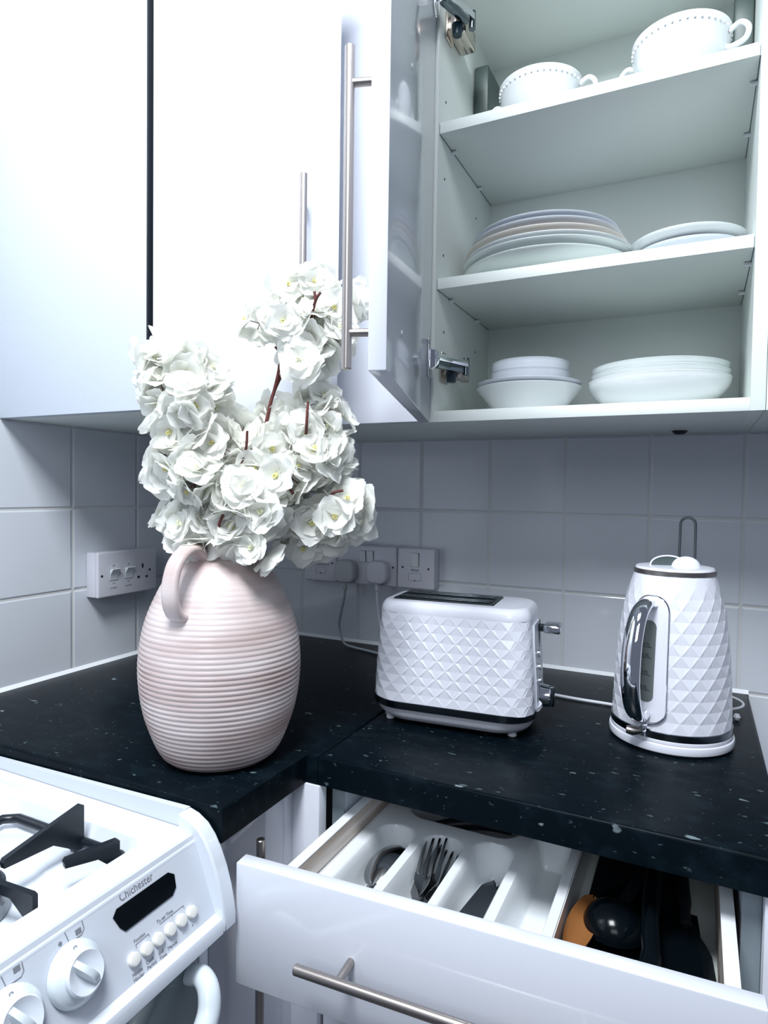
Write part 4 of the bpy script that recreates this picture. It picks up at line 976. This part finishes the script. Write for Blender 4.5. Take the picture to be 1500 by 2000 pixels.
# curved cheek
out = [(.546, .8950), (.560, .8915), (.573, .8845), (.583, .8740), (.591, .8610), (.599, .844), (.605, .8260), (.609, .808), (.611, .7950), (.611, .7855), (.606, .7805), (.594, .7800), (.590, .7880), (.5835, .800)]
inn = [(.578, .826), (.570, .850), (.560, .866), (.546, .870)]
mb = MB(); pr = out + inn; mb.prism(pr, (0, CY0 - .0003, 0), (1, 0, 0), (0, 0, 1), (0, -.0185, 0))
ck = obj('cheek', mb, 'enamel', t, ang=40)
bv = ck.modifiers.new('bevel', 'BEVEL'); bv.width = .0022; bv.segments = 3; bv.limit_method = 'ANGLE'; bv.angle_limit = R_(45)
# hob plate with raised rim
HZ = .8735
def hob_z(x, y):
    dx = min(x - .06, .5265 - x); dy = min((CY0 - .0435) - y, y - (CY1 + .045)); d_ = min(dx, dy)
    z = HZ - .0265 * sm(0, .013, d_)
    if d_ > .013:
        r = math.hypot(x - .432, y + .930); z -= .0030 * (1 - sm(.075, .088, r)); z += 0
    return z
NX, NY = 90, 96; x0, x1, y0, y1 = .02, .5625, CY1, CY0 - .0085; vs = []; fs = []
for j in range(NY + 1):
    for i in range(NX + 1):
        x = x0 + (x1 - x0) * i / NX; y = y0 + (y1 - y0) * j / NY; vs.append((x, y, hob_z(x, y)))
for j in range(NY):
    for i in range(NX): k = j * (NX + 1) + i; fs.append([k, k + 1, k + NX + 2, k + NX + 1])
mb = MB().add(vs, fs)
mb.prism([(0, 0), (.004, 0), (.0065, -.0015), (.0075, -.004), (.0075, -.010), (0, -.010)], (.5625, CY1, HZ), (1, 0, 0), (0, 0, 1), (0, -(CY1 - (CY0 - .0185)), 0))
mb.box((.02, CY1, HZ - .0335), (.5645, CY0 - .0085, HZ - .0315))
hob = obj('hob_plate', mb, 'enamel', t, fix=False, ang=50)
# burner
bc = (.432, -.930, HZ - .0300)
bu = obj('burner', MB().lathe([(.044, 0), (.046, .002), (.046, .014), (.040, .020)], 48, bc), 'cordgrey', t)
obj('burner_cap', MB().lathe([(.040, .0201), (.042, .0205), (.0425, .0255), (.039, .0285), (.0003, .0295)], 48, bc), 'iron', bu)
bc2 = (.432, -1.19, HZ - .0270)
b2 = obj('burner', MB().lathe([(.034, 0), (.036, .002), (.036, .008), (.032, .012)], 48, bc2), 'cordgrey', t); obj('burner_cap', MB().lathe([(.032, .0121), (.033, .0165), (.029, .0195), (.0003, .0205)], 40, bc2), 'iron', b2)
# pan support
zr_ = .8585
cor = [(.505, -.8035), (.340, -.8035), (.326, -.8135), (.327, -.83), (.327, -1.045), (.336, -1.056), (.50, -1.056), (.514, -1.048), (.5155, -1.03), (.5155, -.822), (.513, -.810), (.505, -.8035)]
ps = obj('pan_support', MB().tube([(x, y, zr_) for x, y in cor], .0052, 12, cap=False), 'iron', t, ang=70)
def fin(p_out, p_in, z0_, hin, hout):
    p0, p1 = Vector((*p_out, 0)), Vector((*p_in, 0)); d_ = (p1 - p0); L_ = d_.length; d_.normalize(); s_ = Vector((-d_.y, d_.x, 0)) * .0030
    poly = [(0, -.006), (0, hout - .002), (.003, hout), (L_, hin), (L_ + .002, hin - .003), (L_ + .001, hin - .009), (L_ * .42, hin - .013), (L_ * .16, -.001), (.012, -.006)]
    return MB().prism(poly, p0 + Vector((0, 0, z0_)) - s_, d_, (0, 0, 1), s_ * 2)
obj('support_finger', fin((.447, -.8035), (.449, -.893), zr_, .028, .043), 'iron', ps)
obj('support_finger', fin((.5120, -.8120), (.496, -.862), zr_, .025, .025), 'iron', ps)
obj('support_finger', fin((.5165, -.908), (.455, -.918), zr_, .027, .022), 'iron', ps)
obj('support_finger', fin((.327, -.930), (.40, -.930), zr_, .026, .026), 'iron', ps)
obj('support_finger', fin((.432, -1.056), (.432, -.97), zr_, .026, .026), 'iron', ps)
# sloping control panel: coordinates s (leftwards along the cooker) and t (down the slope)
P0 = Vector((.568, -.762, .873)); NP = Vector((.925, 0, .38)).normalized(); DP = Vector((.38, 0, -.925)).normalized(); LP = Vector((0, -1, 0))
def pp(s_, tt, off=0): return P0 + LP * s_ + DP * tt + NP * off
mb = MB().prism([(0, -.004), (.58, -.004), (.58, .086), (0, .086)], pp(.0015, 0, 0), LP, DP, NP * -.010)
pa = obj('control_panel', mb, 'panel', t, smooth=False)
# lip under the panel
poly = [(.590, .8010), (.6005, .8005), (.607, .7975), (.609, .7930), (.609, .7830), (.604, .7800), (.575, .7800), (.575, .800)]
obj('lower_rail', MB().prism(poly, (0, CY0 - .0190, 0), (1, 0, 0), (0, 0, 1), (0, CY1 - CY0 + .0190, 0)), 'enamel', t)
RT_ = -LP; UPp = -DP
text('lettering', 'Chichester', .0105, pp(.1015, .0105, .0001), RT_, UPp, pa, 'print', .0002, .86)
# clock display
c_ = .005; poly = [(.039 + c_, .0135), (.112 - c_, .0135), (.1125, .0135 + c_), (.1085, .0345 - c_), (.1065 - c_ * .5, .0350), (.0435 + c_ * .5, .0350), (.0395, .0350 - c_), (.0375, .0135 + c_)]
obj('clock_display', MB().prism(poly, pp(0, 0, .0002), LP, DP, NP * .0010), 'blackgloss', pa, smooth=False)
for s_ in (.104, .0890, .0745, .0595, .0448, .0303):
    p = pp(s_, .0600); obj('timer_button', MB().tube([p, p + NP * .0035, p + NP * .0048, p + NP * .0053], [.0058, .0058, .0050, .0028], 24), 'button', pa)
mk = MB()
def ln(a_, b_, r=.00028): mk.tube([pp(*a_, .0002), pp(*b_, .0002)], r, 5)
ln((.0975, .0510), (.0820, .0505)); ln((.0975, .0510), (.0975, .0540)); ln((.0820, .0505), (.0820, .0530))
ln((.0680, .0500), (.0365, .0500)); ln((.0365, .0500), (.0365, .0530)); ln((.0520, .0500), (.0520, .0515))
def icon(s0, t0, cell):
    w_, h_ = .0170, .0105; P_ = [(s0, t0), (s0 - w_, t0), (s0 - w_, t0 + h_ * .72), (s0 - w_ + .003, t0 + h_), (s0 - .002, t0 + h_), (s0, t0)]
    for a_, b_ in zip(P_, P_[1:]): ln(a_, b_, .0004)
    cs, ct = cell; mk.prism([(0, 0), (.0055, 0), (.0055, .0042), (0, .0042)], pp(s0 - cs, t0 + ct, .0001), LP, DP, NP * .0003)
obj('bracket_lines', mk, 'print', pa, smooth=False); mk = MB(); icon(.1575, .0035, (.0145, .0045)); obj('hotplate_symbol', mk, 'print', pa, smooth=False); mk = MB(); icon(.2125, .0030, (.0150, .0012)); obj('hotplate_symbol', mk, 'print', pa, smooth=False); mk = MB()
mk.lathe([(.0001, 0), (.0017, .0001), (.0017, .0004), (.0001, .0005)], 14, pp(.1632, .0100), NP.to_track_quat('Z', 'Y').to_matrix().to_4x4())
obj('pointer_dot', mk, 'print', pa, smooth=False); mk = MB()
mk.lathe([(.0001, 0), (.0017, .0001), (.0017, .0004), (.0001, .0005)], 14, pp(.2190, .0100), NP.to_track_quat('Z', 'Y').to_matrix().to_4x4())
obj('pointer_dot', mk, 'print', pa, smooth=False)
for tx, s_, tt, sz, al in (('Function', .0985, .0492, .0042, 'LEFT'), ('To set Time', .0705, .0485, .0046, 'LEFT'), ('Minute', .1085, .0735, .0046, 'LEFT'), ('Minder', .1085, .0780, .0046, 'LEFT'), ('Cook', .0925, .0725, .0046, 'LEFT'), ('Period', .0925, .0770, .0046, 'LEFT'), ('End', .0775, .0735, .0046, 'LEFT'), ('Time', .0775, .0780, .0046, 'LEFT'), ('Manual', .0665, .0755, .0048, 'LEFT'), ('+', .0335, .0735, .0046, 'LEFT'), ('-', .0455, .0735, .0046, 'LEFT')):
    text('lettering', tx, sz, pp(s_, tt, .0001), RT_, UPp, pa, 'print', .0002, .9, al)
qz = NP.to_track_quat('Z', 'Y').to_matrix().to_4x4()
for s_, turn in ((.1575, 20), (.2130, 14)):
    c0 = pp(s_, .0375)
    kb = obj('control_knob', MB().lathe([(.0250, .0006), (.0250, .003), (.0225, .0075), (.0180, .0105), (.0172, .0112)], 56, c0, qz), 'knobw', pa)
    dl = obj('knob_cap', MB().lathe([(.0172, .0104), (.0172, .0150), (.0160, .0165), (.0130, .0155), (.0070, .0135), (.0002, .0130)], 56, c0, qz), 'enamel', kb)
    a_ = R_(turn); ga_ = (-DP * math.cos(a_) + LP * math.sin(a_)); gs = NP.cross(ga_)
    # curved grip ridge across the cap
    mb = MB(); vs = []; fs = []; K = 14
    for i in range(K + 1):
        f = i / K * 2 - 1; hgt = .0045 + .0085 * (1 - abs(f) ** 2.4); bow = .0030 * math.sin(f * 1.6); wd = .0042 + .0008 * (1 - f * f)
        for (sx, hz) in ((-wd, .010), (-wd * .55, .010 + hgt * .9), (wd * .55, .010 + hgt * .9), (wd, .010)): vs.append(c0 + ga_ * f * .0160 + gs * (sx + bow) + NP * hz)
    for i in range(K):
        for k in range(3): fs.append([i * 4 + k, i * 4 + k + 1, i * 4 + k + 5, i * 4 + k + 4])
    fs += [[0, 1, 2, 3], [K * 4 + 3, K * 4 + 2, K * 4 + 1, K * 4]]
    obj('knob_grip', MB().add(vs, fs), 'knobw', kb, ang=60)
    mb = MB(); cc_ = c0 - DP * .0205 + NP * .0092
    pts = [cc_ + LP * .0016 * math.cos(2 * PI * k / 12) + DP * .0011 * math.sin(2 * PI * k / 12) for k in range(13)]; mb.tube(pts, .0003, 5, cap=False); obj('off_mark', mb, 'print', kb)
# oven door below
b = MB().box((.5665, CY1 + .012, .33), (.590, CY0 - .034, .7660), .003)
dr_ = obj('oven_door', b, 'ovenglass', t)
obj('door_edge', MB().box((.5665, CY0 - .0335, .33), (.590, CY0 - .019, .7680), .003), 'enamel', dr_)
obj('top_strip', MB().box((.568, CY1 + .012, .7665), (.584, CY0 - .024, .7795)), 'blackgloss', t, smooth=False)
hpts = cat([(.589, -.792, .752), (.606, -.793, .757), (.620, -.798, .750), (.627, -.808, .732), (.629, -.835, .714), (.630, -.90, .704), (.630, -1.05, .702), (.630, -1.20, .705), (.625, -1.28, .72), (.589, -1.30, .745)], 7)
obj('handle', MB().tube(hpts, [.0095 + .002 * math.sin(PI * i / (len(hpts) - 1)) for i in range(len(hpts))], 18), 'knobw', dr_)

for o in list(bpy.data.objects):
    if '_local' in o: del o['_local']
